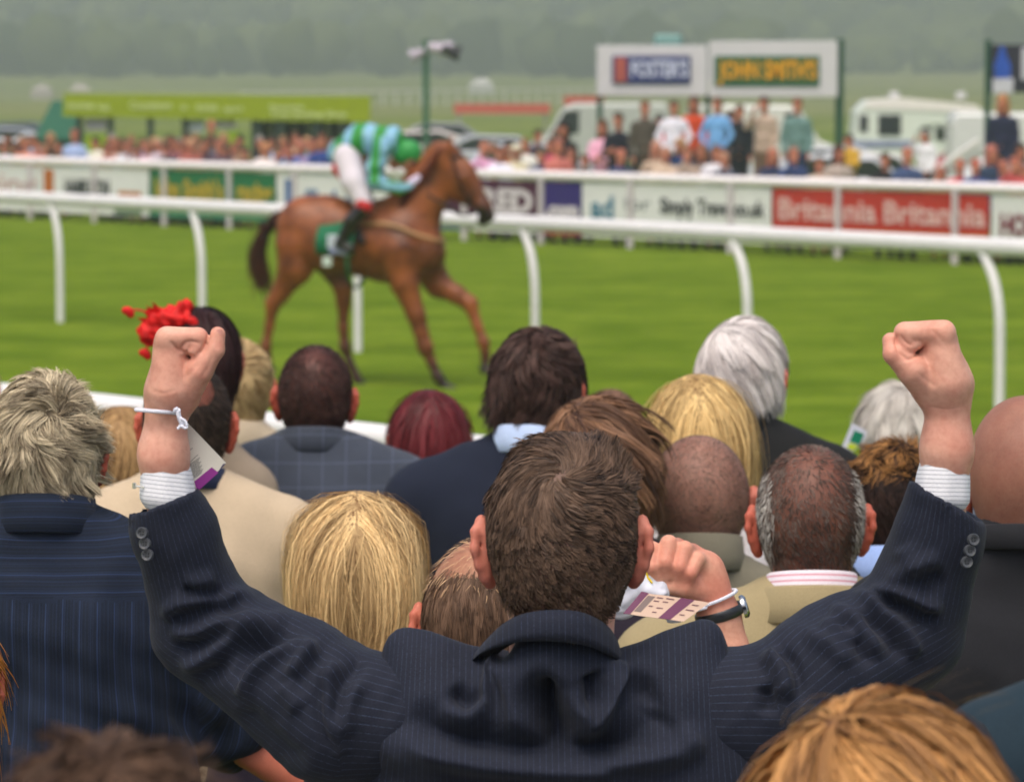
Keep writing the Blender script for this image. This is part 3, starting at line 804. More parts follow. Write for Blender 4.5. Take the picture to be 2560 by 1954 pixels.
# ---- big sponsor hoarding on green poles ----
def hoarding():
    Y = 68.0
    c = at(1792, 240, Y); t = thing('sponsor_hoarding', 'white twin hoarding with blue and green sponsor panels on green poles', 'hoarding', (c[0], Y, 0)); o = np.array(t.location)
    zb, zt = at(0, 240, Y)[2], at(0, 110, Y)[2]; WH = plain('d2d0d4', .5, var=.03)
    def rect(x0, x1, y0, y1, dY, th, mat, name, par=t):
        p, q = at(x0, y1, Y), at(x1, y0, Y); b = MB(); b.box(((p[0] + q[0]) / 2 - o[0], dY, (p[2] + q[2]) / 2), (q[0] - p[0], th, q[2] - p[2]), bev=.01); return b.build(name, mat, par)
    rect(1492, 1768, 114, 240, 0, .10, WH, 'white_panel'); rect(1772, 2094, 104, 243, -.03, .10, WH, 'white_panel')
    s1 = rect(1530, 1726, 140, 209, -.08, .03, plain('1d2a6a', .5), 'blue_sign'); s2 = rect(1785, 2048, 140, 215, -.10, .03, plain('1f5c38', .5), 'green_sign')
    rect(1537, 1566, 144, 206, -.10, .02, plain('b05a50', .5), 'red_emblem', s1).location
    def tx(s, x0, x1, y, sz, mt, dY, par, bold=.01):
        a, b = at(x0, y, Y), at(x1, y, Y); k = text(s, sz, mt, par, ((a[0] + b[0]) / 2 - o[0], dY, a[2]), (1, 0), bold=bold)
        xs = [v.co.x for v in k.data.vertices]; w0 = max(xs) - min(xs)
        for v in k.data.vertices: v.co.x *= (b[0] - a[0]) / w0
    tx("FOSTER'S", 1576, 1718, 175, .40, plain('c9cfe6', .5), -.105, s1, .014); tx("JOHN SMITH'S", 1797, 2042, 178, .44, plain('e0a01e', .5), -.125, s2, .016)
    GP = plain('2c5442', .5)
    for x in (2101, 1500, 1770):
        p = at(x, 98 if x > 2000 else 236, Y); b = MB(); b.tube([(p[0] - o[0], .12, -.6), (p[0] - o[0], .12, p[2])], .075 if x > 2000 else .05, 10); b.build('pole', GP, t, True)
    p = at(1670, 92, Y + .3); b = MB(); b.box((p[0] - o[0], .3, p[2] - .1), (.5, .2, .28), bev=.05); b.build('roof_lamp', plain('7aa09c', .5), t)
hoarding()
def bottle_sign():
    Y = 72.0; c = at(2540, 240, Y); t = thing('bottle_sign', 'dark sign with blue bottle picture cut by the right picture edge', 'sign', (c[0], Y, 0)); o = np.array(t.location)
    def rect(x0, x1, y0, y1, dY, th, mat, name):
        p, q = at(x0, y1, Y), at(x1, y0, Y); b = MB(); b.box(((p[0] + q[0]) / 2 - o[0], dY, (p[2] + q[2]) / 2), (q[0] - p[0], th, q[2] - p[2]), bev=.01); return b.build(name, mat, t)
    rect(2476, 2640, 112, 232, 0, .1, plain('2c2a38', .5), 'dark_panel'); rect(2480, 2532, 196, 234, -.07, .04, plain('c4c4ce', .5), 'white_label'); rect(2552, 2600, 120, 200, -.07, .04, plain('c4c4ce', .5), 'white_picture')
    f = lambda x, y: (at(x, y, Y)[0] - o[0], at(x, y, Y)[2])
    m = MB(); m.prism([f(2486, 196), f(2484, 165), f(2494, 138), f(2500, 116), f(2508, 116), f(2514, 138), f(2526, 165), f(2524, 196)], -.09, -.05); m.build('blue_bottle', plain('2c54b4', .4), t)
    for x in (2472, 2620): p = at(x, 100, Y); b = MB(); b.tube([(p[0] - o[0], .1, -.6), (p[0] - o[0], .1, p[2])], .06, 8); b.build('pole', plain('2c5442', .5), t, True)
bottle_sign()
# ---- betting kiosk with a lime green fascia ----
def kiosk():
    Y = 86.0; c = at(540, 300, Y); z0 = float(terr(np.array([c[0]]), np.array([Y]))[0]); t = thing('betting_kiosk', 'long low betting kiosk with lime green fascia and dark posts', 'kiosk', (c[0], Y, 0)); o = np.array(t.location)
    LM = plain('8e9e12', .5, var=.05); f = lambda x, y: (at(x, y, Y)[0] - o[0], at(x, y, Y)[2])
    m = MB(); m.prism([f(158, 291), f(925, 306), f(927, 243), f(160, 236)], -.08, 0); m.build('fascia', LM, t)
    m = MB(); m.prism([f(160, 238), f(925, 245), f(925, 238), f(160, 231)], 0, 3.2); m.build('roof', plain('8f9a6a', .7), t)
    TW = plain('c2cf86', .5)
    for s, x0, x1, y, sz in (('tote', 168, 236, 264, .24), ('bet', 246, 275, 268, .20), ('Countdown', 325, 430, 264, .26), ('to', 452, 470, 268, .16), ('tote', 490, 545, 268, .26), ('sport', 560, 608, 272, .18), ('Racecourse', 675, 760, 268, .15), ('Tote Betting Shop', 675, 868, 286, .17)):
        a, b = f(x0, y), f(x1, y); k = text(s, sz, TW, t, ((a[0] + b[0]) / 2, -.095, a[1]), (1, 0), bold=.008)
        xs = [v.co.x for v in k.data.vertices]; w0 = max(xs) - min(xs)
        for v in k.data.vertices: v.co.x *= (b[0] - a[0]) / w0
    DKc = plain('2d3c34', .6)
    for x in (198, 276, 376, 462, 640, 700, 790, 868): p = f(x, 300); b = MB(); b.box((p[0], .05, (2.0 + z0) / 2), (.14 if x < 600 else .22, .12, 2.0 - z0)); b.build('post', DKc, t)
    LP = plain('9ab81c', .5)
    for (x0, x1, y0, y1, m_, nm) in ((208, 262, 338, 402, LP, 'lime_panel'), (566, 600, 328, 400, LP, 'lime_panel'), (212, 264, 296, 326, plain('b4aebb', .5), 'white_board'), (540, 588, 296, 322, plain('c4bcc8', .5), 'white_board'), (470, 510, 298, 330, plain('c0c4d4', .5), 'white_board')):
        p, q = f(x0, y1), f(x1, y0); b = MB(); b.box(((p[0] + q[0]) / 2, .15, (p[1] + q[1]) / 2), (q[0] - p[0], .04, q[1] - p[1])); b.build(nm, m_, t)
    p, q = f(625, 420), f(870, 306); b = MB(); b.box(((p[0] + q[0]) / 2, 1.6, (z0 + q[1]) / 2), (q[0] - p[0], .1, q[1] - z0)); b.build('back_wall', plain('23262a', .8), t)
    for x in (665, 728, 762, 812, 845): p = f(x, 300); b = MB(); b.box((p[0], 1.5, (z0 + 1.9) / 2), (.16, .05, 1.9 - z0)); b.build('window_strip', plain('8c8c90', .4), t)
kiosk()
def camera_post():
    Y = 88.0; c = at(1065, 300, Y); z0 = float(terr(np.array([c[0]]), np.array([Y]))[0]); t = thing('loudspeaker_post', 'tall green post carrying pale and dark loudspeakers above the jockey', 'post', (c[0], Y, z0)); o = np.array([c[0], Y, z0])
    p = at(1065, 100, Y) - o; b = MB(); b.tube([(0, 0, -.1), (0, 0, p[2])], .075, 12); b.build('pole', plain('3c6a50', .5), t, True)
    def horn(x0, y0, x1, y1, r0, r1, mat, d=0):
        a, q = at(x0, y0, Y) - o, at(x1, y1, Y) - o; b = MB(); b.tube([a + (0, d, 0), a * .5 + q * .5 + (0, d, 0), q + (0, d, 0)], [r0, (r0 + r1) * .45, r1], 14); b.build('loudspeaker', mat, t, True)
    horn(1062, 128, 1028, 143, .08, .17, plain('b4aab8', .5), -.1); horn(1070, 118, 1130, 126, .10, .20, plain('c0b6c4', .5), -.1); horn(1105, 122, 1150, 136, .10, .19, plain('24242a', .5), -.25)
    b = MB(); a = at(1055, 106, Y) - o; q = at(1100, 110, Y) - o; b.tube([a, q], .04, 8); b.build('bracket', plain('3a3c3e', .5), t, True)
camera_post()
# ---- motorhome, vans and cars parked in the centre of the course ----
GLS = plain('23282c', .08, .8, var=.05)
def wheelset(t, xs, y0, y1, r=.32):
    for x in xs:
        for y in (y0, y1):
            b = MB(); b.tube([(x, y - .1, r), (x, y + .1, r)], r, 16); w_ = b.build('wheel', plain('191a1b', .8), t, True)
            b = MB(); b.tube([(x, y - .105, r), (x, y + .105, r)], r * .6, 12); b.build('rim', plain('9a9ca0', .4, .5, .6), w_, True)
def motorhome():
    Y = 122.0; c = at(2290, 400, Y); z0 = float(terr(np.array([c[0]]), np.array([Y]))[0]); t = thing('motorhome', 'white overcab motorhome with dark windows parked behind the crowd', 'motorhome', (c[0], Y, z0))
    o = np.array([c[0], Y, z0]); f = lambda x, y: tuple((at(x, y, Y) - o)[[0, 2]])
    WB = plain('dfe6de', .35, .4, var=.04)
    m = MB(); m.prism([f(2122, 395), f(2280, 395), f(2282, 330), f(2300, 312), f(2440, 306), f(2455, 285), f(2436, 266), f(2250, 246), f(2160, 252), f(2134, 280)], -1.05, 1.05); m.build('coach_body', WB, t)
    m = MB(); m.prism([f(2150, 270), f(2446, 282), f(2430, 262), f(2250, 244), f(2166, 250)], -1.09, 1.09); m.build('roof', plain('f2ecea', .35, var=.03), t)
    m = MB(); m.prism([f(2280, 400), f(2478, 400), f(2478, 372), f(2440, 358), f(2405, 315), f(2284, 312)], -.98, .98); m.build('cab', WB, t)
    for (x0, x1, y0, y1, nm) in ((2141, 2162, 287, 328, 'window'), (2187, 2244, 286, 337, 'window'), (2292, 2318, 318, 350, 'cab_window'), (2330, 2382, 318, 350, 'cab_window')):
        p, q = f(x0, y1), f(x1, y0); b = MB(); b.box(((p[0] + q[0]) / 2, -1.08 if 'cab' not in nm else -1.0, (p[1] + q[1]) / 2), (q[0] - p[0], .05, q[1] - p[1]), bev=.02); b.build(nm, GLS, t)
    p, q = f(2112, 368), f(2280, 350); b = MB(); b.box(((p[0] + q[0]) / 2, -1.07, (p[1] + q[1]) / 2), (q[0] - p[0], .03, q[1] - p[1])); b.build('side_stripe', plain('8a93b0', .4), t)
    for x in (2235, 2402): p = f(x, 243); b = MB(); b.box((p[0], 0, p[1] + .05), (.3, .3, .22), bev=.04); b.build('roof_vent', plain('c8c8c8', .5), t)
    wheelset(t, (f(2180, 0)[0], f(2430, 0)[0]), -.95, .95)
motorhome()
def car(label, px, py_top, Y, col, length_px=None, kind='car', group='cars parked inside the course', flip=1):
    c = at(px, py_top, Y); z0 = float(terr(np.array([c[0]]), np.array([Y]))[0]); t = thing('parked_car' if kind == 'car' else 'parked_van', label, kind, (c[0], Y, z0), group=group)
    L = 4.2 if kind == 'car' else 4.9; hgt = 1.45 if kind == 'car' else 2.1
    PM = plain(col, .25, .6, var=.03)
    if kind == 'car': body = [(-2.1, .3), (2.1, .3), (2.12, .62), (1.95, .86), (1.15, .95), (-1.75, .98), (-2.08, .85)]; cab = [(-1.7, .95), (1.2, .93), (.55, 1.40), (-.9, 1.45), (-1.45, 1.25)]; win = [(-1.35, .98), (.95, .97), (.48, 1.33), (-.85, 1.37), (-1.25, 1.2)]
    else: body = [(-2.4, .35), (2.4, .35), (2.4, .95), (1.9, 1.1), (1.3, 1.95), (.9, 2.08), (-2.3, 2.1), (-2.4, 1.9)]; cab = None; win = [(.75, 1.2), (1.75, 1.12), (1.25, 1.85), (.75, 1.88)]
    body = [(x * flip, z) for x, z in body]; win = [(x * flip, z) for x, z in win]
    m = MB(); m.prism(body, -.85, .85); bo = m.build('car_body' if kind == 'car' else 'van_body', PM, t)
    bo.modifiers.new('b', 'BEVEL').width = .08
    if cab:
        m = MB(); m.prism([(x * flip, z) for x, z in cab], -.72, .72); ro = m.build('roof', PM, t); ro.modifiers.new('b', 'BEVEL').width = .06
    m = MB(); m.prism(win, -.74 if cab else -.87, .74 if cab else .87); m.build('side_windows', GLS, t)
    wheelset(t, (-1.3, 1.35), -.78, .78, .31)
    if kind == 'van': t.scale = (.95, .95, 1.12)
    for s_ in (-.6, .6):
        b = MB(); b.box((flip * 2.08 if cab else flip * 2.38, s_, .68), (.08, .3, .14), bev=.02); b.build('headlight', plain('d8dce0', .15, .7), t)
    return t
car('silver parked car with rounded roof seen right of the horse head', 1255, 322, 118, 'a9adb4')
car('white parked van left of the pink and dark standing spectators', 1500, 276, 128, 'b8bcb8', kind='van', flip=-1)
car('dark silver parked car above the jockey back', 1120, 300, 150, '8f9298')
car('pale parked car roof showing just above the green cap', 1035, 296, 128, 'd6ccca', flip=-1)
car('white parked van seen between the standing spectators under the hoarding', 1900, 268, 120, 'dcdcd8', kind='van')
car('silver parked car in front of the white van, right of the hoarding pole', 2050, 340, 100, 'bfc2c6', flip=-1)
car('white parked car low in front of the motorhome', 2180, 378, 92, 'd8d6d4')
car('red parked car slanting right of the motorhome', 2435, 345, 98, 'b4343a', flip=-1)
car('white parked van cut by the right picture edge', 2600, 270, 96, 'd8dad8', kind='van')
car('grey parked car at the far left behind the railings', 30, 292, 135, '8d94a4')
car('silver parked car left of the kiosk fascia', 105, 308, 125, 'b0b4bc', flip=-1)
car('silver parked car low behind the long red board', 2120, 352, 84, 'c4c6cc')
car('white parked car between motorhome and black jacketed person', 2520, 330, 88, 'dedede', flip=-1)
car('pale blue parked car left of the standing pale pink woman', 1330, 336, 104, 'b4bcc8')
car('white parked car far left behind the spectators', 60, 318, 110, 'ccccd0')
car('dark blue parked car beside the green tent', 20, 300, 150, '3a4456', flip=-1)
# sloping white ladder-like ramp at the right
def ramp():
    Y = 66; a, b_ = at(2322, 440, Y), at(2448, 352, Y); t = thing('barrier_arm', 'sloping white barrier arm among the spectators at the right', 'barrier', (a[0], Y, 0)); o = np.array([a[0], Y, 0])
    m = MB(); m.tube([a - o, b_ - o], .06, 8); m.build('arm', plain('d4d2cf', .5), t, True); m = MB(); m.tube([a - o + (.25, .1, -.02), b_ - o + (.3, .1, 0)], .05, 8); m.build('arm', plain('d4d2cf', .5), t, True)
    m = MB(); m.box((0, 0, .45), (.2, .2, 1.1)); m.build('stand', plain('c8c8c8', .5), t)
ramp()
# green tent at the left of the kiosk, white marquees and red banners in the far field
def tent(label, px, pyt, Y, w_, h, col, dep=None):
    c = at(px, pyt, Y); z0 = float(terr(np.array([c[0]]), np.array([Y]))[0]); t = thing('marquee', label, 'tent', (c[0], Y, z0)); m_ = plain(col, .7, .2, var=.05); h = c[2] - z0
    d = dep or w_ * .6
    m = MB(); m.box((0, 0, h * .3), (w_, d, h * .6)); m.build('tent_wall', m_, t)
    m = MB(); x, y = w_ / 2 + .1, d / 2 + .1; m.add([(-x, -y, h * .58), (x, -y, h * .58), (x, y, h * .58), (-x, y, h * .58), (-x * .3, 0, h), (x * .3, 0, h)], [(0, 1, 5, 4), (1, 2, 5), (2, 3, 4, 5), (3, 0, 4), (3, 2, 1, 0)]); m.build('tent_roof', m_, t)
tent('dark green tent roof beside the left end of the kiosk', 150, 252, 100, 1.1, 2, '2c6450')
tent('small white marquee in the far field right of the loudspeaker post', 1203, 196, 560, 3.6, 3, 'c4c4c0')
tent('small white marquee in the far field, left one of the faint pair', 105, 212, 520, 2.8, 2.4, 'b0a8a2')
tent('small white marquee in the far field, right one of the faint pair', 200, 210, 520, 2.8, 2.4, 'b0a8a2')
def banner(label, x0, x1, y0, y1, Y):
    p, q = at(x0, y1, Y), at(x1, y0, Y); c = (p + q) / 2; z0 = float(terr(np.array([c[0]]), np.array([Y]))[0]); t = thing('field_banner', label, 'banner', (c[0], Y, z0)); m = MB()
    m.box((0, 0, c[2] - z0), (q[0] - p[0], .06, q[2] - p[2])); m.build('banner_cloth', plain('c05a4c', .6, var=.1), t)
    for s_ in (-1, 1): m = MB(); m.box((s_ * (q[0] - p[0]) * .45, .06, (p[2] - z0) / 2), (.12, .06, p[2] - z0 + .3)); m.build('stake', plain('8a8a80', .6), t)
banner('long faded red banner across the field behind the silver car', 1135, 1375, 260, 284, 150)
banner('short faded red banner beside the left edge of the hoarding', 1410, 1510, 240, 264, 170)
# distant white running rails crossing the valley
def far_lines():
    for i, (lab, y0, y1, yy) in enumerate((('faint white rail crossing the far field on the left', -5, 5, 205), ('faint white rail crossing the far field below the trees', 0, 0, 235))):
        p, q = gnd(-300 if i == 0 else 600, yy, 1), gnd(1700 if i == 0 else 1500, yy + (4 if i == 0 else -10), 1)
        p[2] = q[2] = 0; t = thing('white_rail', lab, 'railing', p)
        m = MB(); m.seg(np.array([0, 0, 1.1]), q - p + (0, 0, 1.1), .12, .16); m.build('rail_tube', RW, t)
        n = 30
        for k in range(n): c = (q - p) * k / (n - 1); m = MB(); z0 = float(terr(np.array([(p + c)[0]]), np.array([(p + c)[1]]))[0]); m.box((c[0], c[1], (1.1 + z0) / 2), (.12, .12, 1.1 - z0)); m.build('post', RW, t)
far_lines()
# ---- air ----
def haze():
    m = bpy.data.materials.new('haze'); m.use_nodes = True; m.node_tree.nodes.clear()
    o = m.node_tree.nodes.new('ShaderNodeOutputMaterial'); v = m.node_tree.nodes.new('ShaderNodeVolumePrincipled')
    v.inputs['Color'].default_value = (.57, .64, .63, 1); v.inputs['Density'].default_value = .00125; v.inputs['Anisotropy'].default_value = .2
    m.node_tree.links.new(v.outputs[0], o.inputs['Volume'])
    b = MB(); b.box((0, 1040, 64), (2400, 2280, 140)); h = b.build('haze', m); tag(h, 'thin pale haze lying over the whole valley', kind='stuff')
haze()
# ------------------------------------------------------------------ racehorse and jockey
HP = 282.0; HY = FPX / HP; PSI = R(-17)
HO = gnd(880, 185 + CAMH * HP)
def hs(cx, cy, lat=0.0):
    """side-view point read in an enlarged crop of the photo -> horse space (x forward, y lateral, z up)"""
    px = 560 + cx / 2.4; py = 280 + cy / 2.4
    xm = (px - 880) / HP; zm = (185 + CAMH * HP - py) / HP
    return np.array([(xm + lat * math.sin(PSI)) / math.cos(PSI), lat, zm])
def horse():
    t = thing('racehorse', 'chestnut racehorse striding to the right with green saddle cloth', 'horse', HO, rz=PSI)
    h = hs; k = .07
    pr = [C(h(690, 715), h(1010, 790), .275, .300, .1, (1, .84, 1)), C(h(520, 705), h(640, 720), .265, .275, .1, (1, .86, 1)), C(h(470, 690, -.10), h(560, 800, -.12), .235, .21, .08, (1, .7, 1)), C(h(470, 690, .10), h(560, 800, .12), .235, .21, .08, (1, .7, 1)),
          C(h(600, 640), h(500, 650), .20, .19, .08, (1, .7, 1)), C(h(1090, 750), h(1180, 830), .29, .24, .1, (1, .72, 1)),
          C(h(900, 640), h(1010, 640), .16, .15, .08, (1, .55, 1)), C(h(760, 830), h(600, 800), .215, .17, .1, (1, .8, 1)), C(h(960, 860), h(1080, 870), .22, .21, .1, (1, .75, 1)),
          # neck
          C(h(1080, 680), h(1190, 480), .25, .175, .09, (1, .5, 1)), C(h(1190, 480), h(1305, 300), .170, .140, .08, (1, .5, 1)), C(h(1150, 760), h(1215, 560), .17, .14, .08, (1, .62, 1)),
          C(h(1120, 560), h(1290, 240), .10, .065, .08, (1, .5, 1)),
          # head
          C(h(1352, 265), h(1430, 385), .120, .135, .05, (1, .58, 1)), C(h(1430, 380), h(1560, 550), .125, .072, .05, (1, .58, 1)), C(h(1372, 420), h(1445, 475), .120, .100, .05, (1, .42, 1)),
          C(h(1558, 555), h(1590, 610), .074, .064, .03, (1, .8, 1)), C(h(1545, 640), h(1560, 655), .035, .030, .03)]
    for l in (-.065, .065): pr += [C(h(1355, 225, l), h(1378, 125, l * 1.1), .036, .008, .02, (1, .7, 1)), E(h(1572, 600, l * .8), (.02, .015, .02), .006, 's'), E(h(1436, 385, l * 1.25), (.030, .02, .025), .02)]
    def leg(pts, rs, lat, sq=(1, .8, 1)):
        P = [h(p[0], p[1], l) for p, l in zip(pts, lat)]; return chain(P, rs, .035, sq)
    # far side is +y, near side -y
    pr += leg([(440, 800), (430, 930), (335, 1090), (292, 1150), (268, 1290), (244, 1410), (252, 1470), (258, 1520)], [.20, .155, .085, .068, .040, .048, .036, .050], [-.12, -.14, -.13, -.13, -.12, -.12, -.12, -.12])
    pr += leg([(560, 820), (650, 930), (712, 1060), (715, 1140), (712, 1300), (722, 1420), (755, 1520), (800, 1610)], [.17, .125, .082, .065, .042, .050, .036, .050], [.12, .13, .12, .12, .12, .12, .12, .12])
    pr += leg([(1060, 820), (1090, 1010), (1160, 1200), (1215, 1395), (1255, 1490), (1290, 1570), (1330, 1625), (1385, 1652)], [.20, .125, .082, .066, .040, .048, .036, .050], [-.13, -.15, -.14, -.13, -.12, -.12, -.12, -.12])
    pr += leg([(1200, 880), (1290, 1030), (1400, 1085), (1480, 1140), (1525, 1270), (1562, 1370), (1572, 1430), (1572, 1490)], [.18, .115, .080, .068, .042, .050, .036, .048], [.12, .14, .13, .13, .12, .12, .12, .12])
    V, F = mesh_sdf(pr, .016, relax=2)
    n = NB('coat'); a = n.ramp(n.noise(4.2, 5, .65), .32, .68); c = n.mix(a, lin('542810'), lin('a25a2c')); c = n.mix(n.attr('dark'), c, lin('1c0f0a'))
    n.b.inputs['Sheen Weight'].default_value = .1; n.fin(c, .42, .4)
    z = V[:, 2]; low = 1 - sstep(.12, .62, z); muz = np.linalg.norm(V - h(1575, 620), axis=1); dk = np.maximum(low * .85, 1 - sstep(.06, .15, muz))
    dk = np.maximum(dk, .75 * (1 - sstep(.0, .10, np.linalg.norm((V - h(560, 960)) * (1, .5, 1), axis=1)))); dk = np.clip(dk + .18 * snoise(V, 6, 70), 0, 1)
    obj('body', V, F, n.m, t, {'dark': dk})
    g = np.random.default_rng(9)
    def strands(name, roots, path_fn, n_, wd, mat, seg=8):
        V = []; F = []
        for i in range(n_):
            P = path_fn(g, seg); b = len(V); sd = unit(np.array([.3 * g.normal(), 1, .3 * g.normal()]))
            for j, p in enumerate(P): w_ = wd * (1 - .6 * j / seg); V += [p - sd * w_ * .3 + (w_ * .6, 0, 0), p + sd * w_ * .3 - (w_ * .6, 0, 0)]
            F += [(b + 2 * j, b + 2 * j + 1, b + 2 * j + 3, b + 2 * j + 2) for j in range(seg)]
        obj(name, V, F, mat, t, {'hc': np.repeat(g.uniform(0, 1, n_), (seg + 1) * 2), 'ht': np.tile(np.repeat(np.linspace(0, 1, seg + 1), 2), n_)})
    def tail(g, seg):
        o = g.normal(size=3) * .018; e = g.normal(size=3) * np.array([.045, .03, .04]); L = g.uniform(.75, 1.05)
        base = [(392, 605), (318, 630), (245, 710), (205, 800), (190, 900), (212, 990), (235, 1060)]
        P = smooth_path([h(*p) for p in base], 30); ii = np.linspace(0, 29 * L if L < 1 else 29, seg + 1).astype(int)
        return [P[k] + o + e * (k / 29) ** 1.2 for k in ii]
    TM = hairmat('1a0e09', '6a3a22', .5)
    strands('tail', None, tail, 420, .011, TM)
    def mane(g, seg):
        u = g.uniform(0, 1); a = h(1030, 600) * (1 - u) + h(1330, 210) * u; s_ = -.03 - .02 * g.uniform(); L = g.uniform(.10, .2)
        return [a + np.array([-.0 - .05 * q + g.normal() * .003, s_ - .09 * q, .03 - L * q * q - .02 * q]) for q in np.linspace(0, 1, seg + 1)]
    strands('mane', None, mane, 420, .012, hairmat('2a1209', '7a3a1c', .5), 6)
    # hooves, eyes
    for (x, y, l) in ((262, 1545, -.12), (815, 1640, .12), (1398, 1662, -.12), (1570, 1520, .12)):
        p = h(x, y, l); b = MB(); b.tube([p + (-.012, 0, .03), p + (0, 0, -.005), p + (.02, 0, -.035)], [.045, .054, .062], 14); b.build('hoof', plain('2c241e', .5), t, True)
    for l in (-.078, .078):
        V, F = mesh_sdf([E(h(1436, 385, l), (.022, .016, .018), .002)], .005); obj('eye', V, F, plain('0c0806', .1, .8), t)
    # tack: saddle cloth, saddle, girth, breastplate, bridle, reins
    GC = plain('1e6a48', .7, .2, var=.15); sc = MB(); nu, nv = 14, 18; V = []
    for i in range(nu + 1):
        for j in range(nv + 1):
            u = i / nu; v = j / nv; a = R(-118) + R(236) * v
            top = h(650 + 210 * u, 640 - 14 * u); c = h(640 + 230 * u, 770); ry, rz_ = .322, top[2] - c[2] + .045
            V.append(np.array([c[0] - .10 * abs(math.sin(a)) * 0 - .07 * abs(v - .5), ry * math.sin(a) * (1.0 if abs(v - .5) < .3 else 1.03), c[2] + rz_ * math.cos(a)]))
    F = [(i * (nv + 1) + j, (i + 1) * (nv + 1) + j, (i + 1) * (nv + 1) + j + 1, i * (nv + 1) + j + 1) for i in range(nu) for j in range(nv)]
    o = obj('saddle_cloth', V, F, GC, t); o.modifiers.new('s', 'SOLIDIFY').thickness = .014
    for (cx, cy, w_, h_, nm, col) in ((665, 765, .10, .12, 'number_patch', 'b9c2cc'), (700, 815, .17, .07, 'number_patch', '8a8fb0'), (632, 885, .085, .085, 'white_patch', 'c4d2c8')):
        b = MB(); p = h(cx, cy, -.33); b.box((p[0], -.340, p[2]), (w_, .012, h_), bev=.02); b.build(nm, plain(col, .7), o)
    b = MB(); V, F = mesh_sdf([C(h(760, 625), h(900, 610), .085, .09, .03, (1, 1.5, .5)), C(h(775, 650, -.24), h(840, 760, -.29), .06, .04, .03, (1, .4, 1)), C(h(775, 650, .24), h(840, 760, .29), .06, .04, .03, (1, .4, 1))], .012); obj('saddle', V, F, plain('1c1514', .5), t)
    b = MB()
    ring = [np.array([h(815, 800)[0] + .03 * math.cos(a), .318 * math.sin(a), h(815, 815)[2] + .345 * math.cos(a)]) for a in np.linspace(0, 2 * math.pi, 40)]
    b.tube(ring, .02, 6, sq=.5); b.build('girth', GC, t, True)
    def strap(name, pts, r, col):
        b = MB(); b.tube(smooth_path(pts, 30), r, 6); b.build(name, plain(col, .6), t, True)
    for l in (-1, 1):
        strap('breastplate', [h(840, 665, l * .22), h(930, 655, l * .265), h(1040, 670, l * .255), h(1150, 715, l * .22), h(1270, 750, l * .15), h(1330, 765, 0)], .016, 'b08a62')
        strap('rein', [h(1535, 590, l * .07), h(1420, 600, l * .12), h(1290, 520, l * .12), h(1150, 440, l * .06)], .010, '241a16')
        strap('bridle', [h(1370, 250, l * .085), h(1400, 350, l * .095), h(1450, 480, l * .08), h(1540, 580, l * .06)], .010, '1c1412')
        strap('bridle', [h(1385, 270, l * .085), h(1430, 250, l * .04), h(1440, 265, 0)], .010, '1c1412')
    strap('noseband', [h(1500, 440, 0), h(1490, 480, -.07), h(1470, 530, -.05), h(1455, 550, 0), h(1470, 530, .05), h(1490, 480, .07), h(1500, 440, 0)], .010, '1c1412')
    return t
HORSE = horse()
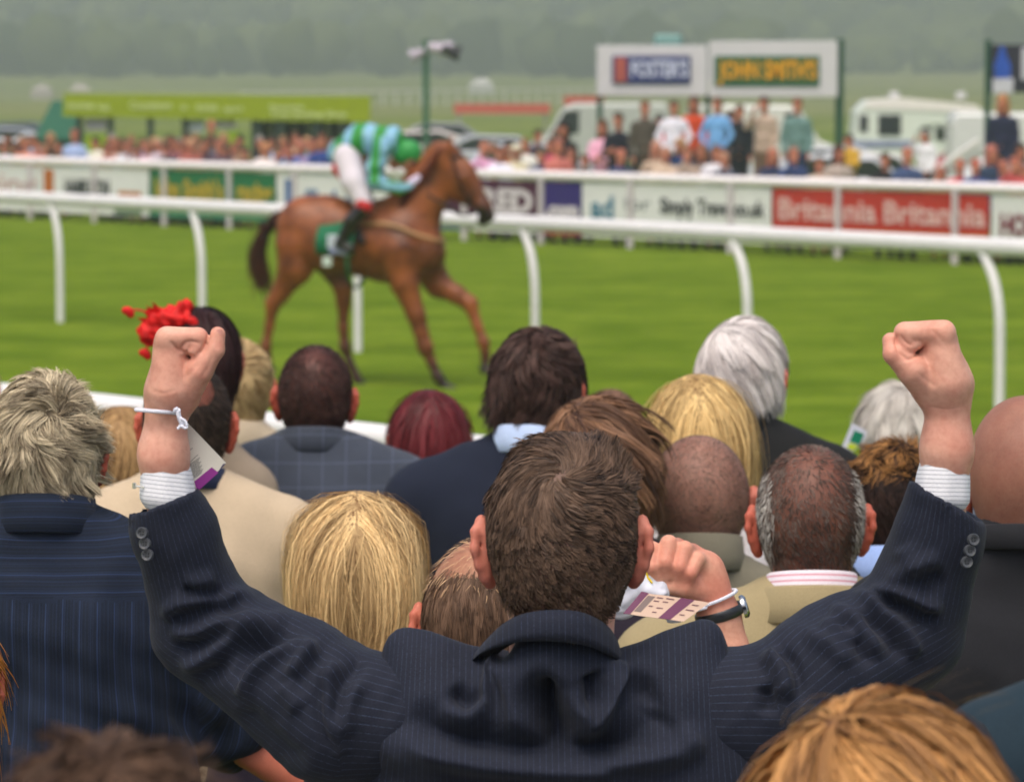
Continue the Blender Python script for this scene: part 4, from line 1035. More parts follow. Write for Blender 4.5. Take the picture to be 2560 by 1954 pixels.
def jockey():
    t = thing('person', 'crouching jockey in green and pale blue striped silks, green cap and white breeches', 'person', HO, rz=PSI); h = hs
    # striped silks: colours in bands along the body
    n = NB('silk'); at_ = n.attr('band'); f = n.math('FRACT', at_); k = n.ramp(f, .46, .54); k2 = n.ramp(f, .93, 1.0)
    c = n.mix(k, lin('2a8a34'), lin('86b6d2')); c = n.mix(k2, c, lin('2a8a34')); n.bump(n.noise(40, 4, .6), .4, .01); SM = n.fin(c, .45, .4)
    hip, sho = h(740, 250), h(1010, 200)
    pr = [C(h(735, 245), h(850, 165), .155, .16, .06, (1, .95, .85)), C(h(850, 165), h(1000, 170), .155, .14, .06, (1, 1.1, .9)), C(h(1000, 170), h(1050, 215), .12, .08, .05)]
    V, F = mesh_sdf(pr, .011); N = normals(V, F); V += N * (.008 * snoise(V, 18, 71))[:, None]
    obj('silks', V, F, SM, t, {'band': (V[:, 0] - hip[0]) / .20 + .45})
    for l in (-1, 1):
        P = [h(965, 200, l * .17), h(915, 330, l * .22), h(925, 420, l * .24), h(1050, 450, l * .18), h(1120, 440, l * .13)]
        V, F = mesh_sdf(chain(P, [.085, .075, .065, .055, .040], .03), .011); N = normals(V, F); V += N * (.005 * snoise(V, 26, 72))[:, None]
        ang = np.arctan2(V[:, 1] - l * .2, V[:, 0] - h(920, 0)[0]); 
        obj('sleeve', V, F, SM, t, {'band': np.where(V[:, 2] < h(0, 415)[2], (V[:, 2] - h(0, 480)[2]) / .11 + .2, (V[:, 0] - h(860, 0)[0]) / .155 + .1)})
        V, F = mesh_sdf([C(h(1130, 425, l * .10), h(1175, 395, l * .09), .045, .042, .02)] + [C(h(1165, 380 + q * 12, l * .08), h(1195, 392 + q * 12, l * .045), .018, .014, .004) for q in range(4)] + [C(h(1140, 395, l * .07), h(1180, 372, l * .05), .016, .013, .004)], .007); obj('glove', V, F, plain('cfc4e0', .6), t)
        P = [h(745, 270, l * .12), h(790, 420, l * .24), h(860, 560, l * .30)]
        V, F = mesh_sdf(chain(P, [.125, .105, .075], .04), .012); obj('breeches', V, F, plain('d4ccd4', .6, var=.04), t)
        V, F = mesh_sdf(chain([h(862, 560, l * .315), h(780, 640, l * .33), h(715, 765, l * .34)], [.070, .064, .048], .03) + [C(h(705, 775, l * .34), h(765, 810, l * .35), .045, .036, .02)], .010); obj('boot', V, F, plain('17120f', .3, .6), t)
        V, F = mesh_sdf([C(h(840, 545, l * .33), h(872, 560, l * .34), .058, .05, .02)], .010); obj('red_knee_patch', V, F, plain('b81e20', .6), t)
        V, F = mesh_sdf([C(h(705, 335, l * .175), h(760, 400, l * .235), .075, .060, .02, (1, .9, 1))], .011); obj('red_thigh_patch', V, F, plain('c0282a', .6), t)
        b = MB(); p = h(735, 825, l * .345); b.tube([p + (math.cos(a) * .07, 0, math.sin(a) * .06 + .03) for a in np.linspace(0, 2 * math.pi, 16)], .009, 6); b.build('stirrup', plain('9a9ca0', .3, .6, .8), t, True)
    # head: face and neck are the body, cap and goggles on top
    V, F, red = head_mesh(.006); V = V[:, [1, 0, 2]] * np.array([1, -1, 1]); F = F
    a = R(48); V = np.stack([V[:, 0] * math.cos(a) + V[:, 2] * math.sin(a), V[:, 1], -V[:, 0] * math.sin(a) + V[:, 2] * math.cos(a)], 1)
    hc = h(1115, 262); B = mesh_sdf([C(h(1030, 215), hc, .055, .05, .03), C(h(760, 250), h(1010, 190), .10, .10, .05), *chain([h(1120, 440, -.13), h(925, 420, -.24), h(965, 200, -.15)], [.03, .04, .05]), *chain([h(1120, 440, .13), h(925, 420, .24), h(965, 200, .15)], [.03, .04, .05]),
                                   *chain([h(745, 270, -.1), h(860, 560, -.30), h(715, 765, -.33)], [.09, .055, .04]), *chain([h(745, 270, .1), h(860, 560, .30), h(715, 765, .33)], [.09, .055, .04])], .012)
    V2, F2 = join([(V * 1.02 + hc, F), B]); obj('body', V2, F2, skin('c88a70', '2a1c18', .6), t, {'red': np.concatenate([red, np.zeros(len(B[0]))]), 'scalp': np.zeros(len(V2))})
    V, F = mesh_sdf([E(hc + (-.005, 0, .045), (.125, .105, .105), .03), C(hc + (.06, 0, .0), hc + (.155, 0, -.06), .060, .012, .02, (1, 1.3, .4)), E(hc + (-.05, 0, .0), (.09, .10, .08), .03)], .010); obj('cap', V, F, plain('2b9044', .45, .4), t)
    V, F = mesh_sdf([C(hc + (.075, -.05, -.045), hc + (.075, .05, -.045), .026, .026, .01)], .008); obj('goggles', V, F, plain('3a2c24', .2, .7), t)
jockey()
# ------------------------------------------------------------------ spectators beyond the far rail
SKF = skin('c88468', '3a2a22', .5)
def far_kit():
    kit = {}
    V, F, red = head_mesh(.011, False)
    def fig(arms, key, lean=0):
        hz = 1.60
        hv = V + np.array([0, 0, hz]); pr = []
        for sd, P in arms.items():
            P = [np.array(p) for p in P]; pr += chain(P, [.042, .036, .027], .01); d = unit(P[2] - P[1])
            pr += [C(P[2], P[2] + d * .09, .034, .026, .01)] + [C(P[2] + d * .08 + np.array([0, 0, q * .016]), P[2] + d * .155 + np.array([0, 0, q * .018]), .010, .008, .003) for q in (-1.5, -.5, .5, 1.5)]
        pr += [C((0, -.03, hz - .12), (0, -.0, hz - .6), .055, .10, .05), C((-.09, 0, .8), (-.09, 0, .08), .06, .04, .02), C((.09, 0, .8), (.09, 0, .08), .06, .04, .02), C((0, 0, hz - .6), (0, 0, .85), .10, .11, .04)]
        b = mesh_sdf(pr, .017, relax=1); bv, bf = join([(hv, F), b])
        tp = [C((-.15, -.02, hz - .25), (.15, -.02, hz - .25), .055, None, .05), C((0, -.01, hz - .33), (0, 0, hz - .55), .16, .15, .06, (1, .65, .75)), C((0, 0, hz - .55), (0, 0, hz - .75), .15, .165, .05, (1, .7, .6)), C((0, -.04, hz - .16), (0, -.03, hz - .25), .06, .09, .04)]
        for sd, P in arms.items(): tp += chain([np.array(p) for p in P], [.062, .050, .040], .03)
        tv, tf = mesh_sdf(tp, .017, planes=[((0, 0, hz - .14), (0, -.2, 1)), ((0, 0, hz - .84), (0, 0, -1))]); tv = tv + normals(tv, tf) * (.005 * snoise(tv, 24, 81))[:, None]
        kit[key] = (bv, bf, np.concatenate([red, np.zeros(len(b[0]))]), tv, tf)
    z = 1.60
    fig({-1: [(-.18, -.02, z - .27), (-.23, 0, z - .55), (-.20, .10, z - .78)], 1: [(.18, -.02, z - .27), (.24, 0, z - .55), (.21, .10, z - .78)]}, 'arms down')
    fig({-1: [(-.18, -.02, z - .27), (-.22, .06, z - .53), (-.03, .24, z - .50)], 1: [(.18, -.02, z - .27), (.22, .06, z - .53), (.05, .24, z - .47)]}, 'holding')
    fig({-1: [(-.18, -.02, z - .27), (-.23, 0, z - .55), (-.20, .14, z - .76)], 1: [(.18, -.02, z - .27), (.24, .14, z - .38), (.09, .20, z - .12)]}, 'shading')
    fig({-1: [(-.18, -.02, z - .27), (-.28, .02, z - .52), (-.17, .12, z - .70)], 1: [(.18, -.02, z - .27), (.28, .02, z - .52), (.17, .12, z - .70)]}, 'hips')
    pv, pf = mesh_sdf(sum([chain([(x, .0, z - .8), (x, .01, .48), (x * 1.05, 0, .07)], [.10, .075, .06], .02) for x in (-.088, .088)], []), .02, planes=[((0, 0, .05), (0, 0, -1))])
    sv, sf = mesh_sdf([C((0, 0, z - .78), (0, 0, .62), .15, .19, .03, (1, .8, .5))], .02)
    hs_, hf = mesh_sdf([E((0, -.005, z + .058), (.084, .100, .084), .03), E((0, -.045, z - .005), (.080, .060, .085), .03)], .012)
    hl, hlf = mesh_sdf([E((0, -.005, z + .056), (.090, .104, .090), .03), C((-.07, -.0, z), (-.08, .01, z - .16), .030, .025, .03), C((.07, -.0, z), (.08, .01, z - .16), .030, .025, .03), C((-.05, -.05, z - .02), (-.06, -.05, z - .20), .045, .035, .03), C((.05, -.05, z - .02), (.06, -.05, z - .20), .045, .035, .03), C((0, -.07, z), (0, -.06, z - .2), .06, .05, .03)], .012)
    sh = [mesh_sdf([C((x, -.05, .035), (x * 1.1, .14, .03), .034, .036, .02)], .016) for x in (-.092, .092)]
    M_ = {}
    for k, (bv, bf, rd, tv, tf) in kit.items():
        M_[k] = []
    return kit, (pv, pf), (sv, sf), (hs_, hf), (hl, hlf), sh
KIT, KP, KS, KH, KL, KSH = far_kit()
_FM = {}
def fmesh(key, V, F, attrs=None):
    if key not in _FM:
        o = obj(key[0], V, F, None, None, attrs); me = o.data; me.materials.append(None); bpy.data.objects.remove(o); _FM[key] = me
    return _FM[key]
def far_person(label, px, htop, s_, top, leg='2a2c36', hair_c='3a2a20', pose='arms down', long=False, skirt=False, face=0.0, group='spectators beyond the far rail', hat=None, bag=None):
    p = rp(px, s_); z0 = float(terr(np.array([p[0]]), np.array([p[1]]))[0]); pxm = FPX / p[1]; zt = CAMH - (htop - HZ) / pxm
    k = min(1.12, max(.72, (zt - z0) / 1.735)); rz = math.pi + math.atan2(-p[0], p[1]) * 0 + face
    t = thing('person', label, 'person', (p[0], p[1], z0), rz=rz, group=group); t.scale = (k * .5 + .5, k * .5 + .5, k)
    bv, bf, rd, tv, tf = KIT[pose]
    def add(name, me, mat):
        o = bpy.data.objects.new(name, me); COL.objects.link(o); o.parent = t; o.material_slots[0].link = 'OBJECT'; o.material_slots[0].material = mat; return o
    add('body', fmesh(('body', pose), bv, bf, {'red': rd, 'scalp': np.zeros(len(bv))}), SKF)
    add('top', fmesh(('top', pose), tv, tf, {'sa': tv[:, 0], 'sb': tv[:, 2]}), cloth(top))
    add('skirt' if skirt else 'trousers', fmesh(('skirt',) if skirt else ('trousers',), *(KS if skirt else KP)), cloth(leg))
    add('hair', fmesh(('hair', long), *(KL if long else KH), {'hc': np.full(len((KL if long else KH)[0]), .5)}), plain(hair_c, .7))
    for i, (v, f) in enumerate(KSH): add('shoe', fmesh(('shoe', i), v, f), plain('1a1613', .5))
    if hat:
        V, F = KH; o = add('hat', fmesh(('hat',), *mesh_sdf([E((0, -.01, 1.70), (.085, .10, .055), .03), E((0, -.01, 1.675), (.15, .16, .012), .02)], .012)), plain(hat, .8))
    return t
# (label, px, head top, distance behind rail, top, legs, hair, pose, long hair, skirt)
ST = [
 ('woman in pale pink top and dark skirt, leftmost below the hoarding', 1506, 246, 4.6, 'e4a6bc', '1c1c22', '5a3a26', 'holding', 1, 1),
 ('man in black suit beside the woman in pale pink', 1545, 244, 4.4, '171a26', '171a26', '3a261c', 'holding', 0, 0),
 ('thin person in olive brown coat, right of the man in black suit', 1612, 250, 4.2, '4a443c', '3a342e', '6a4a30', 'arms down', 0, 0),
 ('person in bright red top left of the stout white shirt', 1648, 248, 5.6, 'b8202a', '2a2c36', '3a2a20', 'arms down', 0, 0),
 ('stout man in white shirt and navy trousers below the hoarding gap', 1684, 250, 4.0, 'd4d2e4', '222c4a', '4a3628', 'hips', 0, 0),
 ('person in orange red top left of the pale blue shirt', 1734, 240, 4.8, 'b8401e', '2a3040', '5a3a2a', 'arms down', 1, 0),
 ('man in pale blue shirt leaning left with hand on hip', 1792, 242, 4.0, '6a9ccc', '3c3f4c', '6a4632', 'hips', 0, 0),
 ('slim person all in black, right of the pale blue shirt', 1848, 262, 4.2, '1a1e26', '1a1e26', '5a3a2a', 'arms down', 0, 0),
 ('person in beige jacket and brown trousers raising a hand to the face', 1908, 240, 4.0, 'a89484', '6a5648', '4a3020', 'shading', 0, 0),
 ('man in grey green shirt and dark blue trousers, rightmost under the hoarding', 1992, 244, 4.2, '5f7c78', '2a3450', '7a4a34', 'arms down', 0, 0),
 ('person in black jacket under the bottle sign', 2505, 236, 3.8, '20243a', '28304a', 'b07a50', 'arms down', 1, 0),
 ('dark haired person in black top between the van and the pink top', 1410, 302, 5.0, '17161a', '17161a', '1a1210', 'shading', 1, 0),
 ('man in pale blue shirt standing tall at the left, beside the lime panel', 188, 322, 1.6, '9fb2dc', '3a4a78', '8a4a3a', 'arms down', 0, 0),
 ('man in black jacket standing taller than his neighbours in front of the kiosk', 530, 300, 4.6, '23262e', '23262e', 'a05a48', 'holding', 0, 0),
]
for (lab, px, ht, s_, c, l, h_, po, lo, sk_) in ST:
    far_person(lab, px, ht, s_, c, l, h_, po, bool(lo), bool(sk_), face=rnd.uniform(-.5, .3), group='spectators standing on the far bank')
# front row leaning along the rail
FR = [
 # px, head y, s, top, hair, words
 (12, 352, 'a8a0b0', '5a3a2c', 'mauve grey'), (40, 356, '30343c', '3a2a22', 'charcoal'), (66, 346, 'd08a70', '8a5030', 'salmon'), (92, 350, 'c46a50', '7a4630', 'coral red'), (112, 362, 'd8b0a0', 'a07050', 'pale peach'),
 (148, 352, '5a5238', '3a2c1c', 'olive'), (268, 356, '9a4a3c', '4a2a20', 'brick red'), (292, 346, 'c49a88', '8a5a40', 'tan pink'), (318, 348, 'b0b4bc', '6a4a38', 'light grey'), (342, 362, '7a2c30', '3a201a', 'dark red'),
 (372, 352, 'd0aab4', '8a6248', 'dusty pink'), (398, 344, 'c4b4bc', 'b09078', 'lilac grey'), (414, 356, '2a2430', '2a1a16', 'black plum'), (434, 340, 'b4707a', '5a3a2a', 'rose'), (456, 352, '24283c', '6a4432', 'ink blue'),
 (478, 346, '9a5a50', 'c09a74', 'rust'), (500, 360, 'd0ccd8', '8a6a52', 'white'), (514, 344, '3c2c38', '3a241c', 'dark plum'), (548, 350, '54404c', '9a5c48', 'mauve brown'), (566, 362, '22262e', '3a2c26', 'near black'),
 (588, 354, '8a7060', '6a4632', 'brown'), (612, 366, '40302c', '2a1c18', 'dark brown'), (664, 356, 'd8cac4', 'c08a5a', 'cream'), (694, 372, 'e0dcdc', '8a6a50', 'bright white'), (722, 364, '343c6a', '8a4a3c', 'navy'),
 (752, 350, '5a6aa0', 'b07060', 'mid blue'), (780, 346, '8a7aa0', '8a5040', 'violet grey'), (806, 334, '2c3f7a', '6a3a24', 'royal blue'), (832, 348, '30406a', '7a4a38', 'slate blue'),
 (1210, 354, 'e0a4c4', 'b07058', 'candy pink'), (1250, 366, 'cfd0e8', '6a3a22', 'icy white'), (1290, 362, 'd0c8a8', 'c8bca0', 'cream yellow'), (1352, 372, '24305a', '6a5a3c', 'navy blue'), (1396, 346, 'b46a60', '9a5a4c', 'terracotta'),
 (1426, 372, '6a5a58', '8a5444', 'taupe'), (1462, 384, '2c3a3c', '5a4030', 'dark teal'), (1552, 372, '30365a', 'b06a56', 'indigo'), (1640, 352, 'b09a86', 'c08c78', 'sand'), (1664, 366, 'c0aa94', 'b08068', 'light beige'), (1718, 366, 'a89484', '8a5a44', 'fawn'),
 (1754, 358, '5a4a48', '8a5a44', 'grey brown'), (1790, 362, 'd4d2dc', '6a4024', 'white and black'), (1810, 380, '2a2f45', 'b4846a', 'dark slate'), (1932, 370, '28304c', 'b06a54', 'dark navy'), (1984, 368, '34426a', 'a0644e', 'denim blue'), (2048, 392, 'b8a694', '4a3420', 'oatmeal'),
 (2096, 362, 'a89a90', '4a2018', 'stone grey'), (2212, 380, '1c1a1c', '3a2a18', 'black'), (2268, 368, '3a4a6c', 'b06a50', 'steel blue'), (2350, 416, 'b46a54', '9a5a44', 'pale terracotta'), (2400, 398, 'b0282a', 'b0604c', 'scarlet'), (2438, 396, '3a4a7c', 'b0584a', 'cobalt'),
 (2478, 362, '2c3a50', 'b06c5c', 'midnight blue'), (2508, 400, '3c4468', 'a86450', 'dusky blue'), (2538, 392, 'b04a4c', 'a8604c', 'cherry red'), (2556, 410, '2a3450', '8a5040', 'deep blue'),
]
def seg_name(px):
    for a, n in ((100, 'behind the left end board'), (374, 'behind the board with orange emblem'), (692, 'behind the green gold-lettered board'), (1100, 'behind the blue-emblem board'), (1350, 'behind the maroon board'), (1456, 'behind the purple board'), (1930, 'behind the long white teal-emblem board'), (2475, 'behind the long red board')):
        if px < a: return n
    return 'behind the board at the right end'
for i, (px, ht, c, h_, wd) in enumerate(FR):
    lo = i % 3 == 1
    far_person('%s-haired spectator in %s top %s' % ('long' if lo else 'short', wd, seg_name(px)), px, ht, (.55, 1.1, .8)[i % 3], c, ('2a2c36', '3a3836', '23283a')[i % 3], h_, ('holding', 'arms down', 'hips', 'holding', 'shading')[i % 5], lo, i % 4 == 1, face=rnd.uniform(-.5, .4), group='spectators leaning along the far rail', hat='d8d0b4' if px in (1290,) else None)

BK = [(1660, 268, '8a5a4a', '3a2a20', 'clay'), (1712, 266, 'c8c0c8', '7a5a44', 'pearl'), (1762, 262, '4a5a7a', '5a3a2a', 'dusk blue'), (1826, 272, 'b8a0a8', '4a3428', 'mauve'), (1345, 322, '3a2c3c', '2a1c18', 'aubergine')]
for i, (px, ht, c, h_, wd) in enumerate(BK):
    far_person('%s-haired spectator in %s top, back row under the hoarding' % ('long' if i % 2 else 'short', wd) if px > 1400 else 'dark-haired spectator in aubergine top beside the left edge of the white van', px, ht, 7.2 + .5 * (i % 3), c, '2a2c36', h_, ('hips', 'holding', 'arms down')[i % 3], bool(i % 2), False, face=rnd.uniform(-.6, .6), group='spectators standing on the far bank')

NAMES = ['moss green', 'plum', 'powder blue', 'chocolate', 'ivory', 'wine red', 'pewter', 'petrol', 'apricot', 'lavender', 'coffee', 'snow white', 'brick', 'teal', 'slate', 'blush pink', 'khaki', 'ebony', 'sky blue', 'crimson', 'biscuit', 'aqua', 'smoke grey', 'bottle green', 'copper', 'off-white', 'raspberry', 'marine', 'mustard', 'chalk', 'ash grey', 'hazel', 'pale rose', 'storm blue', 'linen', 'burgundy']
COLS = ['4f5a38', '4a2a44', '9ab0cc', '3e2a22', 'd8d4c4', '6a1e2a', '7c8086', '1f4450', 'd0926a', 'a89cc0', '5a4436', 'e0e0e2', '984434', '24605c', '4a5462', 'd8aab0', '8a8058', '1a1a1e', '86acd4', 'a01c28', 'c0a888', '5ca0a4', '8a8c90', '1f4030', '9a5430', 'd4d2cc', 'a83058', '22345c', 'b89234', 'd2d2d6', '98989c', '7a6038', 'dcb8bc', '3e4c68', 'c4b8a4', '5a1a28']
POS2 = [22, 56, 84, 128, 240, 282, 306, 330, 358, 386, 424, 446, 468, 490, 524, 560, 600, 650, 680, 708, 738, 768, 794, 1232, 1272, 1312, 1376, 1700, 2120, 2310, 2550]
for i, px in enumerate(POS2):
    lo = i % 3 == 0; base = 352 if px < 900 else 366
    far_person('%s-haired spectator in %s top, second row %s' % ('long' if lo else 'short', NAMES[i], seg_name(px)), px, base - 16 + rnd.uniform(-7, 9), 2.0 + .7 * (i % 3), COLS[i], ('2a2c36', '3a3836', '23283a')[i % 3], ('3a2a20', '8a6a4a', '5a3a2a', 'a8825a', '241a16', '8a8682')[i % 6], ('holding', 'shading', 'hips', 'arms down')[i % 4], lo, i % 5 == 1, face=rnd.uniform(-.8, .6), group='spectators leaning along the far rail')
# ------------------------------------------------------------------ the hero: man with both fists raised
YM = 4.12
def M(x, y, dY=0.0): return atD(x, y, YM + dY)
GM = 0.60
def xz(pts): return [(M(x, y)[0], M(x, y)[2]) for x, y in pts]
def cr(ox, oy, sc, pts):    # points read in an enlarged crop of the photo -> display units
    return [((ox + a / sc) / K, (oy + b / sc) / K) for a, b in pts]
def main_man():
    hc = M(1207, 1170)
    base = np.array([hc[0], hc[1], GM])
    t = thing('person', 'man in dark navy pinstripe suit seen from behind, both clenched fists raised high', 'person', base)
    sk = skin('ecb9a2', '2a1d17', 1.0, 'c0705a')
    # head
    V, F, red = head_mesh(.0035)
    sc = scalp_mask(V) * (red < .1); V = bend(V, -.05, 0) * np.array([.995, 1, 1.0]); V[:, 1] += .075 * sstep(.085, .16, -V[:, 2]); V = V + hc
    nh = len(V); parts = [(V, F)]; reds = [red]
    # ---- fists with five separate fingers ----
    def fist(S0, wrist, mcp, pip, dip, tip, rr, palm, th, thr, rw, dy=.0185, nm=4, fore=None):
        q = lambda p, d: at(*S0(p), YM - .045 + d)
        pr = []
        for i in range(nm):
            d = i * dy; sh_ = [(0, 0), (-4, 0), (2, 12), (10, 34)][i]
            f = lambda p: q((p[0] + sh_[0], p[1] + sh_[1]), d)
            sz = [1, 1.02, .97, .86][i]
            pr += chain([f(mcp), f(pip)], [rr[0] * sz, rr[1] * sz], .0025) + chain([f(pip), f(dip), f(tip)], [rr[1] * sz, rr[2] * sz, rr[3] * sz], .0015)
        for (a, b, ra, rb) in palm:
            for d in ((.008, .030, .050) if ra in (.0165, .0180) else (.016, .034, .052)): pr.append(C(q(a, d), q(b, d + .003), ra, rb, .006))
        pt = [q(p, d) for p, d in th]
        pr += chain(pt, thr, .0028)
        pr += [C(q(wrist[0], .03), q(wrist[1], .03), rw[0], rw[1], .02, (1, 1.0, 1))]
        if fore is not None: pr += [C(q(wrist[1], .03), fore, rw[1], .024, .02)]
        V, F = mesh_sdf(pr, .0018, relax=1)
        return V, F
    SL = lambda p: (p[0] / 2.585, 700 + p[1] / 2.585)
    fl = fist(SL, [(1085, 740), (1055, 1130)], (1082, 372), (1285, 368), (1268, 452), (1205, 432),
              [.0122, .0098, .0088, .0078],
              [((1090, 420), (1100, 700), .0165, .0235), ((1190, 560), (1130, 700), .0145, .0215)],
              [((1180, 730), .022), ((1290, 580), .004), ((1392, 450), -.002), ((1408, 350), -.001)], [.0200, .0148, .0098, .0082], [.0222, .0238],
              fore=M(366, 1110, .0))
    SR = lambda p: (1860 + p[0] / 2.584, 750 + p[1] / 2.584)
    fr = fist(SR, [(1320, 560), (1310, 960)], (1290, 205), (1040, 208), (1052, 300), (1110, 280),
              [.0130, .0108, .0092, .0080],
              [((1270, 270), (1310, 520), .0180, .0240), ((1180, 390), (1260, 540), .0155, .0235)],
              [((1200, 560), .022), ((1085, 450), .002), ((965, 350), -.003), ((945, 262), .004)], [.0205, .0165, .0108, .0088], [.0240, .0250],
              fore=M(2028, 1110, .0))
    cl = [([(1105, 385), (1150, 440), (1215, 480), (1262, 492)], -.0026, .0016), ([(1165, 455), (1195, 405), (1245, 392), (1300, 408)], -.0020, .0014), ([(1262, 492), (1320, 440), (1345, 380), (1352, 320)], -.0024, .0015), ([(1200, 470), (1235, 425)], -.0018, .0013),
          ([(965, 700), (1060, 725), (1160, 700)], -.0008, .0015), ([(1300, 640), (1350, 560), (1380, 470)], -.0009, .0020), ([(1395, 430), (1425, 425)], -.0008, .0010), ([(1180, 640), (1240, 590), (1290, 520)], -.0009, .0022), ([(930, 860), (1040, 880), (1170, 880)], -.0006, .0014)]
    cr_ = [([(1130, 300), (1115, 350), (1065, 375), (1010, 380)], -.0024, .0015), ([(1000, 215), (1040, 270), (1090, 290)], -.0020, .0014), ([(985, 210), (978, 280), (1010, 345), (1060, 375)], -.0026, .0016), ([(1190, 180), (1250, 230), (1280, 280)], -.0009, .0020),
           ([(1180, 690), (1300, 705), (1440, 690)], -.0007, .0014), ([(1100, 450), (1180, 520), (1240, 560)], -.0008, .0022)]
    def pf(S0, L_): return [([(lambda w_: (w_[0], w_[2]))(at(*S0(p), YM - .045)) for p in pts], a, w_) for pts, a, w_ in L_]
    fl = (fold_disp(fl[0], normals(*fl), pf(SL, cl), YM), fl[1]); fr = (fold_disp(fr[0], normals(*fr), pf(SR, cr_), YM), fr[1])
    for v, f in (fl, fr):
        v = v + normals(v, f) * (.0002 * snoise(v, 150, 5))[:, None]
        parts.append((v, f)); reds.append(np.clip(.08 + .20 * sstep(.35, .9, snoise(v, 45, 9) * .5 + .5) + .12 * sstep(.5, .95, snoise(v, 110, 19) * .5 + .5), 0, 1))
    # hidden trunk, arms, legs
    tr = mesh_sdf([C(hc + (0, .03, -.25), hc + (0, .06, -.75), .09, .10, .04, (1.3, .6, 1)), C(hc + (0, .005, -.12), hc + (0, .05, -.30), .045, .05, .04)]
                  + chain([hc + (0, .03, -.25), M(850, 1540, .02), M(620, 1470, .04), M(445, 1345, .05), M(370, 1130, .0)], [.03, .03, .03, .026, .020]) + chain([hc + (0, .03, -.25), M(1560, 1530, .02), M(1800, 1430, .04), M(1955, 1355, .05), M(2020, 1130, 0)], [.03, .03, .03, .026, .021])
                  + [C((hc[0] + x, 4.14, 1.55), (hc[0] + x, 4.14, GM + .05), .07, .04, .02) for x in (-.09, .09)], .010, relax=1)
    parts.append(tr); reds.append(np.zeros(len(tr[0])))
    V, F = join(parts); red = np.concatenate(reds); scl = np.concatenate([sc, np.zeros(len(V) - nh)])
    obj('body', V - base, F, sk, t, {'red': red, 'scalp': scl})
    # thumb nail (left fist)
    nb = MB(); c = at(*SL((1412, 352)), YM - .0535); nb.v = []; m = []
    for i in range(5):
        for j in range(5):
            u, v = (i - 2) / 2, (j - 2) / 2
            m.append((c[0] + u * .0034 + v * .0004, c[1] + .0012 * u * u, c[2] + v * .0058 * (1 - .12 * u * u)))
    nb.add(m, [(i * 5 + j, (i + 1) * 5 + j, (i + 1) * 5 + j + 1, i * 5 + j + 1) for i in range(4) for j in range(4)])
    nb.v = [tuple(np.array(p) - base) for p in nb.v]; nb.build('thumbnail', plain('d99a8c', .3, .5), t, True)
    # ---- hair ----
    hm = hairmat('170f0b', '78604f', .42, None)
    def lf(P): return (.30 + .75 * sstep(-.0, .085, P[:, 2])) * (.80 + .20 * sstep(.0, .035, np.linalg.norm(P - np.array([-.004, -.085, .088]), axis=1)))
    add_hair(t, hc - base, .99, hm, pitch=-.05, n=46000, L=.022, seg=4, width=.0012, whorl=(-.004, -.085, .088), swirl=.9, lift=.36, grav=.34, wave=.34, wscale=55,
             clump=.5, nclump=900, vol=.003, seed=3, lenfn=lf, tilt=.5, nocap=True, back_only=False)
    # ---- jacket ----
    JM = cloth('1a1e2b', 'pin', '465470', sp=.0066, lw=.055, rough=.8, sheen=.05)
    c6 = lambda p: cr(700, 1300, 2.569, p); c7 = lambda p: cr(1300, 1300, 2.569, p); c5 = lambda p: cr(0, 1300, 2.569, p); c8 = lambda p: cr(1800, 1300, 2.568, p)
    pr = [C(M(1208, 1600, .03), M(1205, 2300, .05), .205, .20, .03, (1, .55, .45)),
          C(M(905, 1478, .0), M(915, 1720, .02), .048, .078, .05), C(M(1480, 1462, .0), M(1490, 1720, .02), .048, .078, .05),
          C(M(1075, 1500, .0), M(868, 1383, -.005), .034, .019, .025), C(M(1345, 1488, .0), M(1516, 1369, -.005), .034, .019, .025),
          C(M(990, 1630, .01), M(1420, 1630, .01), .095, .095, .06, (1, .85, 1)), C(M(1205, 1436, -.052), M(1200, 1640, -.018), .056, .050, .03, (1, .85, 1)), C(M(1205, 2350, .05), M(1205, 2900, .05), .18, .19, .05, (1, .62, .5))]
    pr += [C(M(1210, 1288, -.010), M(1210, 1200, -.01), .056, .07, .008, op='s')]
    V, F = mesh_sdf(pr, .0042, relax=2, planes=[((0, 0, 1.38), (0, 0, -1))])
    N = normals(V, F)
